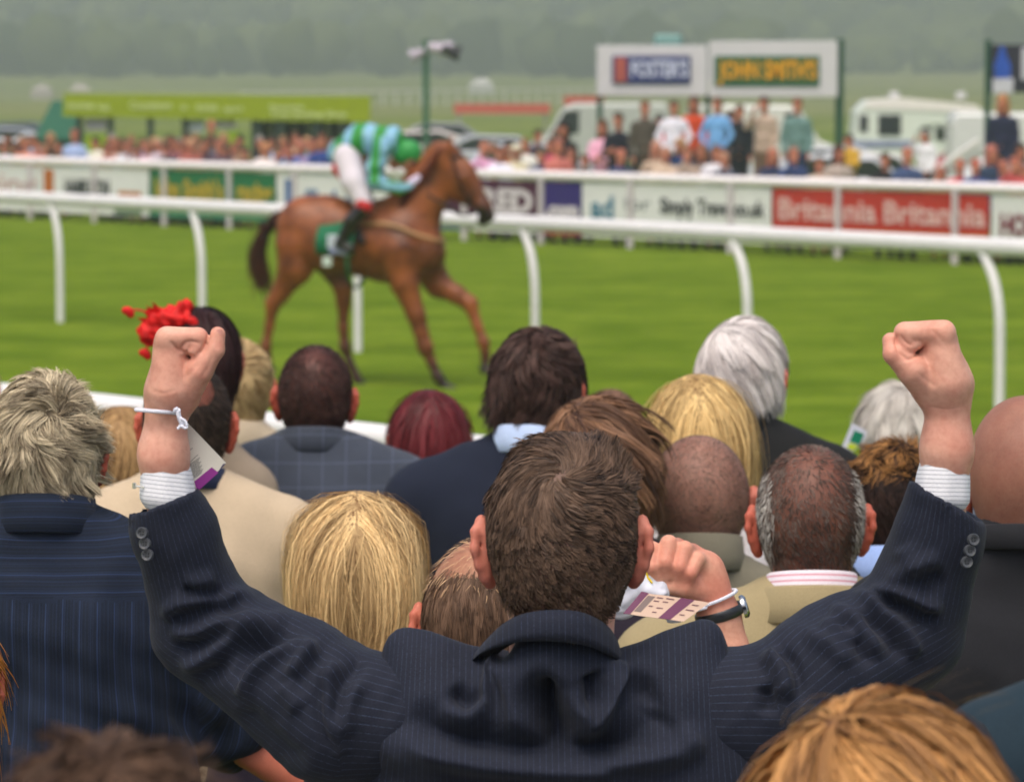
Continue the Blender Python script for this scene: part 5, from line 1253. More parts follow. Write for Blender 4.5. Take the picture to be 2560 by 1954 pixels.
    folds = [(xz(c6([(800, 1250), (900, 1370), (1040, 1425), (1300, 1470), (1640, 1492), (2050, 1490)]) + c7([(300, 1480), (640, 1445), (1000, 1412), (1180, 1340)])), .021, .017),
             (xz(c6([(820, 1180), (960, 1245), (1200, 1300), (1480, 1385), (1800, 1425)]) + c7([(100, 1420), (400, 1400), (700, 1370), (930, 1300)])), -.021, .024),
             (xz(c6([(1010, 1140), (1120, 1190), (1215, 1212), (1290, 1150), (1335, 1050), (1362, 950), (1400, 800)])), .018, .014),
             (xz(c6([(1120, 1010), (1180, 1080), (1250, 1095), (1300, 1040)])), -.013, .012),
             (xz(c7([(300, 1000), (370, 1130), (440, 1255), (495, 1200), (540, 1090), (600, 950), (660, 870)])), .018, .014),
             (xz(c7([(450, 900), (480, 1000), (470, 1130)])), -.015, .015),
             (xz(c6([(1560, 960), (1640, 1010), (1700, 1120), (1760, 1260), (1800, 1400)])), -.014, .024),
             (xz(c7([(60, 990), (140, 1060), (200, 1200), (330, 1330)])), -.019, .024),
             (xz(c6([(1440, 850), (1500, 1050), (1525, 1320)])), .011, .018),
             (xz(c7([(700, 930), (840, 1050), (940, 1180), (1010, 1330)])), -.014, .018),
             (xz(c7([(640, 900), (800, 950), (900, 1080), (1040, 1300), (1180, 1390)])), .009, .014),
             (xz(c7([(380, 1400), (620, 1290), (800, 1200), (860, 1120)])), -.010, .024),
             (xz(c6([(540, 1150), (640, 1300), (820, 1450), (1100, 1560)])), .006, .026),
             (xz(c6([(300, 1600), (700, 1620), (1200, 1640), (1900, 1630)])), -.010, .03)]
    V = fold_disp(V, N, [(p, a * 1.35, w_ * .72) for p, a, w_ in folds], YM)
    V = laplace(V, F, .15)
    V = V + N * (.0016 * snoise(V, 38, 3) + .0007 * snoise(V, 95, 4))[:, None]
    obj('jacket', V - base, F, JM, t, {'sa': V[:, 0] + .35 * sstep(.12, .28, np.abs(V[:, 0] - hc[0])) * (V[:, 2] - 2.0) * np.sign(V[:, 0] - hc[0]), 'sb': V[:, 2]})
    # ---- sleeves ----
    def sleeve(pts, rs, folds, plane, cuff_in):
        pr = chain(pts, rs, .028)
        pr += [C(cuff_in[0], cuff_in[1], cuff_in[2], cuff_in[2], .001, op='s')]
        V, F = mesh_sdf(pr, .0042, relax=2, planes=[plane]); N = normals(V, F)
        V = fold_disp(V, N, [(p, a * 1.2, w_ * .85) for p, a, w_ in folds], YM); V = laplace(V, F, .2)
        V = V + N * (.0015 * snoise(V, 42, 13) + .0006 * snoise(V, 100, 14))[:, None]
        best = np.full(len(V), 9.0); sa = np.zeros(len(V))
        for i in range(len(pts) - 1):
            a, d = pts[i], pts[i + 1] - pts[i]; tt = np.clip((V - a) @ d / (d @ d), 0, 1); v = V - a - tt[:, None] * d
            r = np.linalg.norm(v, axis=1); tg = unit(d); e1 = np.array([0, 1.0, 0]); e1 = unit(e1 - tg * (e1 @ tg)); e2 = np.cross(tg, e1)
            m = r - rs[i] < best; best = np.where(m, r - rs[i], best); sa = np.where(m, np.arctan2(v @ e2, -(v @ e1)) * .052, sa)
        obj('sleeve', V - base, F, JM, t, {'sa': sa, 'sb': V[:, 2]})
    L = [M(815, 1545, .000), M(715, 1530, .004), M(622, 1462, .02), M(512, 1388, .035), M(438, 1345, .045), M(407, 1250, .03), M(377, 1150, .01), M(350, 1060, -.01)]
    lr = [.070, .073, .067, .056, .053, .0425, .0410, .0380]
    lfolds = [(xz(c5([(1180, 430), (1250, 452), (1360, 462), (1480, 462)])), -.013, .008),
              (xz(c5([(1200, 400), (1290, 380), (1390, 370)])), .006, .012),
              (xz(c5([(1085, 650), (1120, 560), (1200, 505), (1330, 482), (1480, 488), (1650, 515)])), .011, .011),
              (xz(c5([(1110, 640), (1200, 600), (1400, 560), (1600, 560)])), -.009, .012),
              (xz(c5([(1100, 680), (1190, 715), (1290, 705), (1400, 655), (1530, 625), (1700, 600)])), .012, .010),
              (xz(c5([(1120, 780), (1250, 790), (1400, 730), (1560, 690)])), -.011, .013),
              (xz(c5([(1150, 900), (1250, 905), (1350, 860), (1450, 760), (1550, 690), (1700, 660), (1860, 650)])), .013, .011),
              (xz(c5([(1250, 980), (1400, 930), (1500, 830), (1650, 740), (1800, 715)])), -.012, .014),
              (xz(c5([(1570, 1120), (1590, 1010), (1640, 920), (1740, 830), (1860, 775), (2020, 775)])), .014, .010),
              (xz(c5([(1545, 1060), (1560, 930), (1640, 820), (1780, 750), (1960, 735)])), -.015, .010),
              (xz(c5([(1900, 960), (1960, 860), (2040, 800)])), .009, .009),
              (xz(c5([(1850, 980), (1900, 1080), (1960, 1150)])), .008, .014),
              (xz(c5([(1580, 1150), (1650, 1280), (1800, 1420), (2000, 1520)])), -.008, .018),
              (xz(c6([(60, 1000), (110, 900), (180, 820), (280, 790)])), .009, .010),
              (xz(c6([(420, 1440), (345, 1300), (310, 1120), (325, 960), (400, 865)])), .013, .009),
              (xz(c6([(390, 1420), (310, 1280), (280, 1120), (300, 950)])), -.013, .008),
              (xz(c6([(370, 1250), (400, 1100), (440, 980), (500, 900), (540, 850)])), -.010, .009),
              (xz(c6([(430, 1330), (440, 1180), (460, 1080), (540, 960)])), .009, .010)]
    n0 = (M(350, 1075) - M(376, 1150)); up = unit(n0); up = unit(up + np.array([-.06, 0, .0]))
    sleeve(L, lr, lfolds, (M(349, 1076, 0), up), (M(352, 1092, 0), M(340, 1000, 0), .0345))
    Rr = [M(1545, 1530, .000), M(1620, 1530, .004), M(1710, 1505, .005), M(1800, 1430, .02), M(1890, 1385, .035), M(1958, 1352, .045), M(1985, 1250, .03), M(2020, 1150, .01), M(2032, 1050, -.01)]
    rr_ = [.068, .064, .066, .067, .062, .054, .0480, .0430, .0400]
    rf = [(xz(c8([(960, 458), (1080, 455), (1200, 480), (1330, 530), (1420, 565)])), .012, .009),
          (xz(c8([(1000, 520), (1150, 530), (1280, 600), (1380, 640)])), -.013, .011),
          (xz(c8([(850, 490), (950, 520), (1060, 590), (1150, 680), (1220, 790), (1270, 860)])), .013, .010),
          (xz(c8([(900, 580), (1020, 650), (1100, 740), (1180, 880)])), -.012, .011),
          (xz(c8([(680, 600), (770, 590), (860, 630), (940, 740), (1000, 860)])), .012, .010),
          (xz(c8([(620, 650), (720, 660), (820, 700), (880, 710)])), .010, .009),
          (xz(c8([(700, 640), (820, 680), (900, 800), (940, 900)])), -.010, .010),
          (xz(c8([(520, 730), (640, 740), (730, 800), (790, 900)])), .009, .012),
          (xz(c8([(290, 850), (370, 870), (420, 960), (440, 1100)])), .013, .009),
          (xz(c8([(330, 830), (420, 850), (465, 960), (475, 1110)])), -.013, .008),
          (xz(c8([(230, 850), (320, 880), (360, 980), (350, 1100)])), .009, .009),
          (xz(c8([(260, 1000), (285, 1080), (270, 1180)])), -.013, .010),
          (xz(c8([(1400, 200), (1300, 260), (1180, 330), (1060, 420)])), .008, .012),
          (xz(c8([(1420, 330), (1330, 360), (1260, 420)])), -.008, .014),
          (xz(c8([(1160, 150), (1220, 230), (1300, 280)])), .006, .014)]
    n0 = unit(M(2032, 1080) - M(2016, 1160)); n0 = unit(n0 + np.array([.42, 0, .0]))
    sleeve(Rr, rr_, rf, (M(2032, 1074, 0), n0), (M(2030, 1095, 0), M(2032, 980, 0), .0365))
    # ---- collar ----
    up_ = smooth_path([(992, 1436, .005), (1045, 1375, -.030), (1085, 1338, -.062), (1130, 1318, -.090), (1190, 1311, -.102), (1250, 1316, -.098), (1300, 1340, -.066), (1325, 1372, -.040), (1338, 1412, -.008)], 40)
    lo_ = smooth_path([(985, 1442, -.002), (1035, 1404, -.048), (1085, 1386, -.083), (1130, 1378, -.104), (1200, 1379, -.112), (1262, 1388, -.106), (1300, 1404, -.084), (1325, 1418, -.052), (1342, 1422, -.014)], 40)
    Vc = []
    for i in range(40):
        a = M(*up_[i][:2], up_[i][2]); b = M(*lo_[i][:2], lo_[i][2]); inn = a + (0, .016, -.03)
        for kk, q in enumerate((inn, a + (0, .004, -.001), a + (0, -.003, .001), a * .66 + b * .34 + (0, -.006, .001), a * .33 + b * .67 + (0, -.005, 0), b, b + (0, .005, .002), b * .6 + a * .4 + (0, .004, 0))):
            Vc.append(q)
    Fc = np.array([[i * 8 + j, (i + 1) * 8 + j, (i + 1) * 8 + (j + 1) % 8, i * 8 + (j + 1) % 8] for i in range(39) for j in range(8)])
    Vc = np.array(Vc); obj('collar', Vc - base, Fc, JM, t, {'sa': Vc[:, 0], 'sb': Vc[:, 2]})
    # ---- shirt cuffs (white with thin grey stripes) ----
    CM = cloth('d9dce6', 'stripe', '5d6478', sp=.0046, lw=.11, rough=.8, sheen=.1, mottle=.04)
    def cuff(S0, pts, rads, skew):
        Vc, sb = [], []
        n = 40; prof = [(i, r_) for i, r_ in enumerate(rads)]
        P = [at(*S0(p), YM - .012) for p in pts]
        rows = [(P[i], rads[i]) for i in range(len(P))] + [(P[0] * .0 + P[i], rads[i] - .0022) for i in (0, 1, 2)][::-1] * 0
        path = smooth_path(P, 14); rd = np.interp(np.linspace(0, len(P) - 1, 14), range(len(P)), rads)
        inner = [(path[i], rd[i] - .002) for i in (7, 5, 3, 1, 0)]
        rows = inner + [(path[i], rd[i]) for i in range(14)]
        ax = unit(P[-1] - P[0]); e1 = unit(np.cross(ax, (0, 1, 0))); e2 = np.cross(e1, ax)
        acc = 0
        for j, (c, r_) in enumerate(rows):
            d_ = float((c - path[0]) @ ax)
            for k in range(n):
                a = 2 * math.pi * k / n
                wob = .0010 * math.sin(a * 3 + 1) + .0006 * math.sin(a * 7)
                Vc.append(c + e1 * math.cos(a) * (r_ + wob) + e2 * math.sin(a) * (r_ + wob) + ax * skew * math.cos(a) * r_ + ax * .10 * math.sin(a) * r_); sb.append(d_)
        m = len(rows)
        Fc = np.array([[j * n + k, j * n + (k + 1) % n, (j + 1) * n + (k + 1) % n, (j + 1) * n + k] for j in range(m - 1) for k in range(n)])
        obj('shirt_cuff', np.array(Vc) - base, Fc, CM, t, {'sa': np.array(sb), 'sb': np.array(sb)})
    cuff(SL, [(1062, 1118), (1070, 1230), (1082, 1420), (1090, 1490)], [.0205, .0270, .0310, .0250], .18)
    cuff(SR, [(1290, 1003), (1285, 1130), (1270, 1290), (1262, 1350)], [.0232, .0285, .0310, .0260], -.05)
    # cuff link
    b = MB(); a = at(*SL((868, 1328)), YM - .03); c = at(*SL((930, 1338)), YM - .034)
    b.tube([a - base, c - base], .0011, 8); b.tube([a - base - (0, 0, .003), a - base + (0, 0, .003)], .0022, 10)
    b.build('cufflink', plain('d8dad0', .25, .6, .7), t, True)
    # ---- sleeve buttons ----
    bt = plain('4a4d52', .28, .6)
    def button(c, r):
        b = MB(); n = 28; prof = [(0, .0), (r * .55, .0), (r * .62, -.0016), (r * .9, -.0022), (r, -.001), (r, .003)]
        nrm = unit(np.array([(-.25 if c[0] < 0 else .25), -1, .12])); e1 = unit(np.cross(nrm, (0, 0, 1))); e2 = np.cross(nrm, e1)
        V = []
        for (q, h) in prof:
            for k in range(n): a = 2 * math.pi * k / n; V.append(c - base + e1 * math.cos(a) * q + e2 * math.sin(a) * q - nrm * h)
        b.add(V, [(j * n + k, j * n + (k + 1) % n, (j + 1) * n + (k + 1) % n, (j + 1) * n + k) for j in range(len(prof) - 1) for k in range(n)])
        o = b.build('button', bt, t, True)
        h = MB()
        for u in (-1, 1):
            for v in (-1, 1):
                p = c - base + nrm * .0004 + e1 * u * r * .2 + e2 * v * r * .2
                h.tube([p - e2 * .0007, p + e2 * .0007], .0006, 6)
        h.build('thread', plain('0c0e14', .8), o)
    for (x, y) in cr(0, 1300, 2.569, [(912, 82), (930, 150), (946, 222)]): button(M(x, y, -.052), .0064)
    for (x, y) in cr(1800, 1300, 2.568, [(1628, 124), (1605, 194), (1585, 268)]): button(M(x, y, -.050), .0064)
    # trousers and shoes
    pr = sum([chain([(hc[0] + x, 4.16, 1.50), (hc[0] + x * 1.05, 4.17, 1.08), (hc[0] + x * 1.1, 4.16, GM + .08)], [.105, .078, .062], .02) for x in (-.09, .09)], [])
    V, F = mesh_sdf(pr, .016); obj('trousers', V - base, F, JM, t, {'sa': V[:, 0], 'sb': V[:, 2]})
    for x in (-.095, .095):
        V, F = mesh_sdf([C((hc[0] + x, 4.1, GM + .036), (hc[0] + x * 1.15, 4.3, GM + .03), .036, .036, .02)], .01, planes=[((0, 0, GM + .002), (0, 0, -1))])
        obj('shoe', V - base, F, plain('1a1613', .35, .5), t)
    return t, SL, SR
MAIN, SLc, SRc = main_man()
# ---- twisted white cord wristband with a race card hanging from it ----
def rope(path, r, pitch, name, mat, parent, origin):
    b = MB(); P = np.array(path); d = np.concatenate([[0], np.cumsum(np.linalg.norm(np.diff(P, axis=0), axis=1))])
    n = int(d[-1] / (pitch / 7)); T = np.linspace(0, d[-1], max(n, 8)); Q = np.stack([np.interp(T, d, P[:, i]) for i in range(3)], 1)
    tg = unit(np.gradient(Q, axis=0)); e1 = unit(np.cross(tg, (0.1, .2, 1))); e2 = np.cross(tg, e1)
    for ph in (0, math.pi):
        a = T / pitch * 2 * math.pi + ph
        b.tube(list(Q + (e1 * np.cos(a)[:, None] + e2 * np.sin(a)[:, None]) * r * .55 - np.array(origin)), r * .62, 7)
    return b.build(name, mat, parent, True)
white = plain('dfe2ee', .8, .2, var=.05)
def wristband():
    c = at(*SLc((1040, 850)), YM - .012)
    t = thing('cord_wristband', 'twisted white cord wristband knotted round the raised left wrist', 'wristband', c)
    P = []
    for i in range(41):
        a = 2 * math.pi * i / 40
        P.append(c + np.array([.0262 * math.cos(a), .0370 * math.sin(a), .0035 * math.sin(a) * -1 - .0022 * math.cos(a) + (.004 * math.sin(a) < 0) * 0]))
    rope(P, .0021, .0052, 'cord', white, t, c)
    k0 = at(*SLc((1150, 850)), YM - .050)
    rope(smooth_path([k0 + (-.004, .0, .001), k0 + (.0, -.002, .003), k0 + (.001, -.002, -.004), k0 + (.003, -.002, -.010), k0 + (.005, -.001, -.014)], 30), .0024, .005, 'knot', white, t, c)
    rope(smooth_path([k0 + (.001, -.003, -.006), k0 + (.008, -.004, -.010), k0 + (.009, -.004, -.017), k0 + (.003, -.004, -.015), k0 + (.0, -.004, -.018)], 30), .0016, .004, 'knot', white, t, c)
    # race card
    q = lambda x, y, d=.0: at(*SLc((x, y)), YM + d)
    A, B, Cc, D = q(1215, 925), q(1462, 1182), q(1275, 1365), q(1180, 1000)
    card = thing('race_card', 'white race card with purple strip hanging from the cord wristband', 'card', (A + Cc) / 2); o = np.array(card.location)
    nr = unit(np.cross(B - A, Cc - A)); nr = nr if nr[1] < 0 else -nr
    def quad(pts, off, th, name, mat, par=card):
        P = [np.array(p) - o + nr * off for p in pts]; P2 = [p - nr * th for p in P]; n = len(P)
        return obj(name, P + P2, [tuple(range(n)), tuple(range(2 * n - 1, n - 1, -1))] + [(i, (i + 1) % n, (i + 1) % n + n, i + n) for i in range(n)], mat, par, smooth=False)
    Dl = q(1190, 1200)
    quad([A, B, Cc, Dl, D], 0, .0006, 'card_sheet', plain('e0dccf', .5, .3, var=.03))
    e = q(1368, 1208); f = q(1412, 1243); g_ = q(1275, 1365); h_ = q(1256, 1300)
    quad([e, f, g_, h_], .0004, .0003, 'purple_strip', plain('93358f', .45, .4, var=.06))
    quad([q(1462, 1182), q(1430, 1218), q(1416, 1228), q(1440, 1188)], .0004, .0003, 'corner_print', plain('555066', .6))
    mb = MB()
    for i in range(13):
        s0 = q(1222 + i * 3.2, 1176 + i * 7.2 - 5); ln = (60 if i in (0,) else 92 - (i * 7) % 23)
        s0 = q(1212 + i * 1.6, 1190 + i * 8.6); e0 = q(1212 + i * 1.6 + ln * .93, 1190 + i * 8.6 - ln * .62)
        if i == 0: e0 = q(1280, 1126)
        w_ = np.array([.0, 0, .00028]); P = [p - o + nr * .0004 for p in (s0 - w_, e0 - w_, e0 + w_, s0 + w_)]
        mb.add(P, [(0, 1, 2, 3)])
    s0, e0 = q(1200, 1118), q(1246, 1085); P = [p - o + nr * .0004 for p in (s0, e0, e0 + w_ * 2, s0 + w_ * 2)]; mb.add(P, [(0, 1, 2, 3)])
    tag(mb.build('printed_lines', plain('4a4444', .7), card), kind='stuff')
wristband()
# ------------------------------------------------------------------ the crowd in front of the photographer
GL = 0.45
def fg(label, cx, top, pxm, yaw=0, pitch=0, roll=0, skc=None, hairs=(), topm=None, legm=None, collar=None, s=1.0, ground=GL, htop=.006, group='race-goers watching from the near side', **kw):
    Y = FPX / pxm
    ztop = atD(cx, top, Y)[2] - htop * s; hc = np.array([atD(cx, top, Y)[0], Y, ztop - .122 * s])
    base = (hc[0], hc[1], ground)
    t = thing('person', label, 'person', base, rz=yaw, group=group)
    hz = hc[2] - ground
    fg_body(t, s, hz, ground, skc or skin(), topm, legm or cloth('23242a'), collar, pitch=pitch, roll=roll, **kw)
    for h in hairs:
        h = dict(h); h['wx'] = kw.get('wx', 1.0); m = h.pop('mat'); nm = h.pop('name', 'hair')
        add_hair(t, (0, 0, hz), s, m, pitch=pitch, roll=roll, name=nm, **h)
    return t, hc
def scal(back=-.075, crown=0, r=.04, cpos=(0, -.055, .11)):
    """scalp with a thin crown patch"""
    def f(P):
        m = scalp_mask(P)
        d = np.linalg.norm(P - np.array(cpos), axis=1)
        return m * (1 - crown * (1 - sstep(r * .6, r * 1.4, d)))
    return f
BLK = cloth('15161a')
# grey blond man at left in a striped navy shirt
NAVS = cloth('131b29', 'multi', '2c3c5e', sp=.024, lw=.05)
GB = hairmat('4c3d2e', 'ecdcba', .5)
fg('tousled grey-blond man in navy striped shirt, tattooed bare forearm, leftmost of the front heads', 106, 790, 1740, yaw=-.03, roll=-.05, s=.94, skc=skin('c87860', '4a3a2c', .3),
   hairs=[dict(mat=GB, n=24000, L=.036, seg=5, width=.0011, whorl=(.02, -.095, .075), swirl=.5, lift=.45, grav=.55, wave=.75, wscale=60, clump=.55, nclump=600, vol=.009, seed=21, tilt=.9, capoff=.007, curl=.18)],
   topm=NAVS, legm=cloth('2b3040'), collar=('shirt', NAVS, .045), sh=.045, thick=1.12, coat=False, sleeve=.72, yoke=-.20, wrinkle=.010, hd=.0045, htop=.016, cth=.0075,
   arms={1: [(.205, -.03, -.215), (.252, .05, -.425), (.450, .08, -.565)], -1: [(-.205, -.03, -.275), (-.27, .0, -.55), (-.18, .18, -.66)]})
# dark balding man behind the left fist, beige jacket
BEI = cloth('b3a188', mottle=.1)
DB = hairmat('17120f', '5a4a40', .5)
fg('dark-haired man with thinning crown in beige jacket, behind the left fist', 400, 772, 1340, roll=.02, skc=skin('b86a50', '2c211c', .75), s=1.0,
   hairs=[dict(mat=DB, n=9000, L=.017, seg=3, width=.0011, whorl=(0, -.07, .10), lift=.35, grav=.3, wave=.2, clump=.3, nclump=300, vol=.002, seed=22, capoff=.0008, mask=scal(crown=1, r=.042, cpos=(.02, -.085, .085)))],
   topm=BEI, collar=('shirt', cloth('222a44'), .03), sh=.04, thick=1.1, wrinkle=.005)
# long blonde hair beside the grey-blond man
BL1 = hairmat('6e5030', 'cfa873', .4)
fg('blonde woman in pale top, long straight hair, half hidden left of the beige jacket', 262, 872, 1180, skc=skin(), 
   hairs=[dict(mat=BL1, n=6000, L=.34, seg=9, width=.0021, part=.0, swirl=0, lift=.05, grav=.9, wave=.08, wscale=20, clump=.5, nclump=160, vol=.014, seed=23, capoff=.010)],
   topm=cloth('cfc4b4'), legm=BLK, sh=-.02, thick=.85, coat=False, skirt=True)
# woman with a dark updo; the fascinator is a thing of its own
DK = hairmat('120b0b', '43292a', .4)
FW, FWc = fg('dark-haired woman with sleek updo wearing a red feather fascinator', 432, 650, 1130, skc=skin('cfa08a'),
   hairs=[dict(mat=DK, n=6500, L=.10, seg=5, width=.002, whorl=(0, -.02, .125), swirl=.1, lift=.05, grav=.9, wave=.1, clump=.4, nclump=150, vol=.012, seed=24, capoff=.011)],
   topm=cloth('8a7c6c'), legm=BLK, sh=-.055, thick=.78, coat=False, skirt=True, htop=.014, rise=.0)
# blond man in a beige top
fg('blond man in beige top at the rail, right of the red fascinator', 508, 722, 1010, skc=skin('d08a68'), yaw=.15,
   hairs=[dict(mat=hairmat('8a6a42', 'e0c491', .45), n=6500, L=.035, seg=4, width=.0018, whorl=(0, -.08, .09), lift=.4, grav=.3, wave=.3, clump=.5, nclump=200, vol=.007, seed=25, capoff=.004)],
   topm=cloth('b5a58e'), legm=cloth('3b3a38'), sh=.0, coat=False, htop=.01)
# crop haired man in grey-blue check shirt
CHK = cloth('363c48', 'check', '68728c', sp=.052, lw=.035, sheen=.15)
fg('crop-haired man in slate blue check shirt beside the white rail', 674, 741, 1100, roll=.03, s=1.03, skc=skin('a85c48', '2a1d1b', .95),
   hairs=[dict(mat=hairmat('1a1110', '5c403a', .55), n=14000, L=.012, seg=2, width=.0011, whorl=(0, -.06, .11), lift=.9, grav=.2, wave=.1, clump=.1, vol=.001, seed=26, capoff=.0003, nocap=True, mask=scal(crown=.75, r=.035, cpos=(.01, -.07, .10)))],
   topm=CHK, collar=('shirt', CHK, .042), sh=.075, thick=1.15, coat=False, wrinkle=.004, htop=.002)
# red haired woman
fg('woman with long straight auburn red hair, between check shirt and dark suit', 922, 828, 1080, skc=skin(),
   hairs=[dict(mat=hairmat('3a1214', '86343a', .33), n=6500, L=.34, seg=9, width=.0020, part=.004, swirl=0, lift=.04, grav=1.0, wave=.05, wscale=18, clump=.45, nclump=140, vol=.013, seed=27, capoff=.010)],
   topm=cloth('5a4a44'), legm=BLK, sh=-.03, thick=.85, coat=False, skirt=True, htop=.014)
# wavy dark brown haired man in a dark suit
SUIT2 = cloth('161c2c', mottle=.15)
fg('man with thick wavy dark brown hair in dark navy suit, pale blue shirt collar', 1155, 690, 1220, yaw=-.25, roll=.03, s=1.05, skc=skin('c0785c'),
   hairs=[dict(mat=hairmat('120c0b', '644b43', .42), n=16000, L=.045, seg=6, width=.0014, whorl=(.02, -.03, .125), swirl=.4, lift=.35, grav=.6, wave=.6, wscale=40, clump=.6, nclump=420, vol=.014, seed=28, curl=.42, tilt=.9, capoff=.013)],
   topm=SUIT2, collar=('shirt', cloth('a9bbe0'), .040), sh=.06, thick=1.12, htop=.022)
# brown haired woman just in front of the hero
fg('woman with tousled layered brown bob, directly in front of the raised-fist man', 1278, 842, 1440, yaw=.1, skc=skin(),
   hairs=[dict(mat=hairmat('33201a', 'a37a5c', .4), n=12000, L=.13, seg=8, width=.0017, whorl=(-.035, -.03, .12), swirl=.5, lift=.25, grav=.55, wave=.3, wscale=30, clump=.75, nclump=240, vol=.020, seed=29, curl=.12, capoff=.013)],
   topm=cloth('2a2430'), legm=BLK, sh=-.02, thick=.88, coat=False, htop=.02)
# light brown haired man behind her
fg('light brown short-haired man, head just showing right of the wavy dark head', 1312, 832, 1010, skc=skin('c98a70', '6a4a3a', .8),
   hairs=[dict(mat=hairmat('4c382e', '9a7660', .5), n=6000, L=.018, seg=3, width=.0016, whorl=(0, -.07, .10), lift=.3, grav=.3, wave=.2, clump=.3, vol=.003, seed=30, capoff=.001)],
   topm=cloth('20242a'), legm=BLK)
# white haired man
fg('white-haired man in black jacket, back right of the long blonde woman', 1594, 674, 1180, yaw=-.3, roll=.04, s=1.04, skc=skin('cf7a60'),
   hairs=[dict(mat=hairmat('aaa09e', 'fbf4f0', .45), n=10000, L=.075, seg=6, width=.0018, whorl=(-.03, -.05, .115), swirl=.35, lift=.15, grav=.75, wave=.25, wscale=26, clump=.6, nclump=160, vol=.012, seed=31, capoff=.009)],
   topm=cloth('141516', mottle=.2), collar=('shirt', cloth('141516'), .045), sh=.05, thick=1.12, htop=.014)
# long blonde hair
BL2 = hairmat('664522', 'f0cd8c', .36)
fg('woman with long sleek blonde hair parted at the crown, white top', 1503, 789, 1340, roll=-.02, skc=skin('d8a184'),
   hairs=[dict(mat=BL2, n=14000, L=.37, seg=9, width=.0014, part=.0, swirl=0, lift=.02, grav=1.0, wave=.06, wscale=22, clump=.5, nclump=190, vol=.008, seed=32, flare=.08, capoff=.011, colfn=lambda P: .25 + .75 * np.abs(snoise(P, 60, 91)))],
   topm=cloth('d5d3da', mottle=.06), legm=BLK, sh=-.005, thick=.9, coat=False, htop=.015, skirt=True)
# shaven headed man
OLV = cloth('6c685a', mottle=.12)
fg('shaven-headed man with red ears in grey olive jacket, in front of the blonde woman', 1502, 934, 1400, roll=0, s=1.03, skc=skin('cf9883', '54443c', .62), topm=OLV, hd=.005, wx=1.10,
   hairs=[dict(mat=hairmat('33261f', '8c766a', .5), n=30000, L=.0030, seg=1, width=.0006, whorl=(0, -.07, .10), lift=.9, grav=.2, wave=.1, clump=0, vol=.0004, seed=48, nocap=True)],
   collar=('shirt', OLV, .050), sh=.02, thick=1.05, neck_drop=-.002, htop=.0)
# greying crew cut man, khaki blazer and pink striped collar
KHA = cloth('8f8262', mottle=.10)
def crewlen(P): return .8 + .5 * sstep(.035, .07, np.abs(P[:, 0]))
T15, c15 = fg('man with greying crew cut and thin crown in khaki blazer and pink striped collar', 1742, 950, 1600, roll=-.01, s=1.04, skc=skin('bd7c64', '33261f', .78), hd=.0042,
   hairs=[dict(mat=hairmat('2b201b', '78675e', .5), n=17000, L=.008, seg=2, width=.0009, whorl=(0, -.06, .11), lift=.8, grav=.35, wave=.15, clump=.15, vol=.001, seed=33, capoff=.0003, nocap=True, mask=scal(crown=.6, r=.045, cpos=(0, -.085, .085)), lenfn=crewlen),
          dict(mat=hairmat('8c867e', 'd6d2ca', .5), n=6500, L=.011, seg=2, width=.0009, whorl=(0, -.06, .11), lift=1.0, grav=.3, wave=.15, clump=.1, vol=.001, seed=34, nocap=True, name='grey_hair', mask=lambda P: scalp_mask(P) * sstep(.054, .070, np.abs(P[:, 0])))],
   topm=KHA, collar=('lapel', KHA, .030), sh=.06, thick=1.12, wrinkle=.005, htop=.004, neck_drop=.014)
# dark head with ginger streaks
fg('man with dark hair and ginger wax-textured streaks, pale blue collar and black jacket', 1912, 936, 1400, roll=.03, s=1.03, skc=skin('a8563e', '1c1412', .9), hd=.0045,
   hairs=[dict(mat=hairmat('17100e', '3e2a22', .5), n=9000, L=.013, seg=3, width=.0012, whorl=(0, -.07, .10), lift=.35, grav=.4, wave=.2, clump=.3, vol=.002, seed=35, capoff=.001),
          dict(mat=hairmat('3a2216', 'c08a4e', .4), n=4500, L=.020, seg=4, width=.0010, whorl=(.02, -.04, .12), lift=.35, grav=.1, wave=.9, wscale=80, clump=.5, nclump=400, vol=.004, seed=36, nocap=True, name='streaked_hair', mask=lambda P: scalp_mask(P) * sstep(.055, .08, P[:, 2]))],
   topm=cloth('1b1c1e', mottle=.2), collar=('shirt', cloth('8ea6da'), .045), sh=.05, thick=1.1, neck_drop=.005, htop=.008)
# wispy grey haired person
T17, c17 = fg('person with wispy pale grey hair holding a white race card, behind the raised right wrist', 1928, 816, 1020, yaw=.1, skc=skin('c87a60'),
   hairs=[dict(mat=hairmat('a29a92', 'f0ebe2', .5), n=7000, L=.07, seg=6, width=.0020, whorl=(.02, -.06, .11), swirl=.4, lift=.3, grav=.5, wave=.3, wscale=28, clump=.5, nclump=140, vol=.014, seed=37, capoff=.009)],
   topm=cloth('555a66'), legm=BLK, sh=0, htop=.016)
# bald red headed man on the right edge
BJ = cloth('1d1e22', mottle=.2)
fg('bald red-necked man in black jacket at the right edge', 2205, 848, 1690, yaw=-.12, s=1.08, skc=skin('cc9078', '46332c', .60), topm=BJ, collar=('shirt', BJ, .02), sh=.01, thick=1.08, hd=.0055, wrinkle=.006, htop=.0, rise=.085)
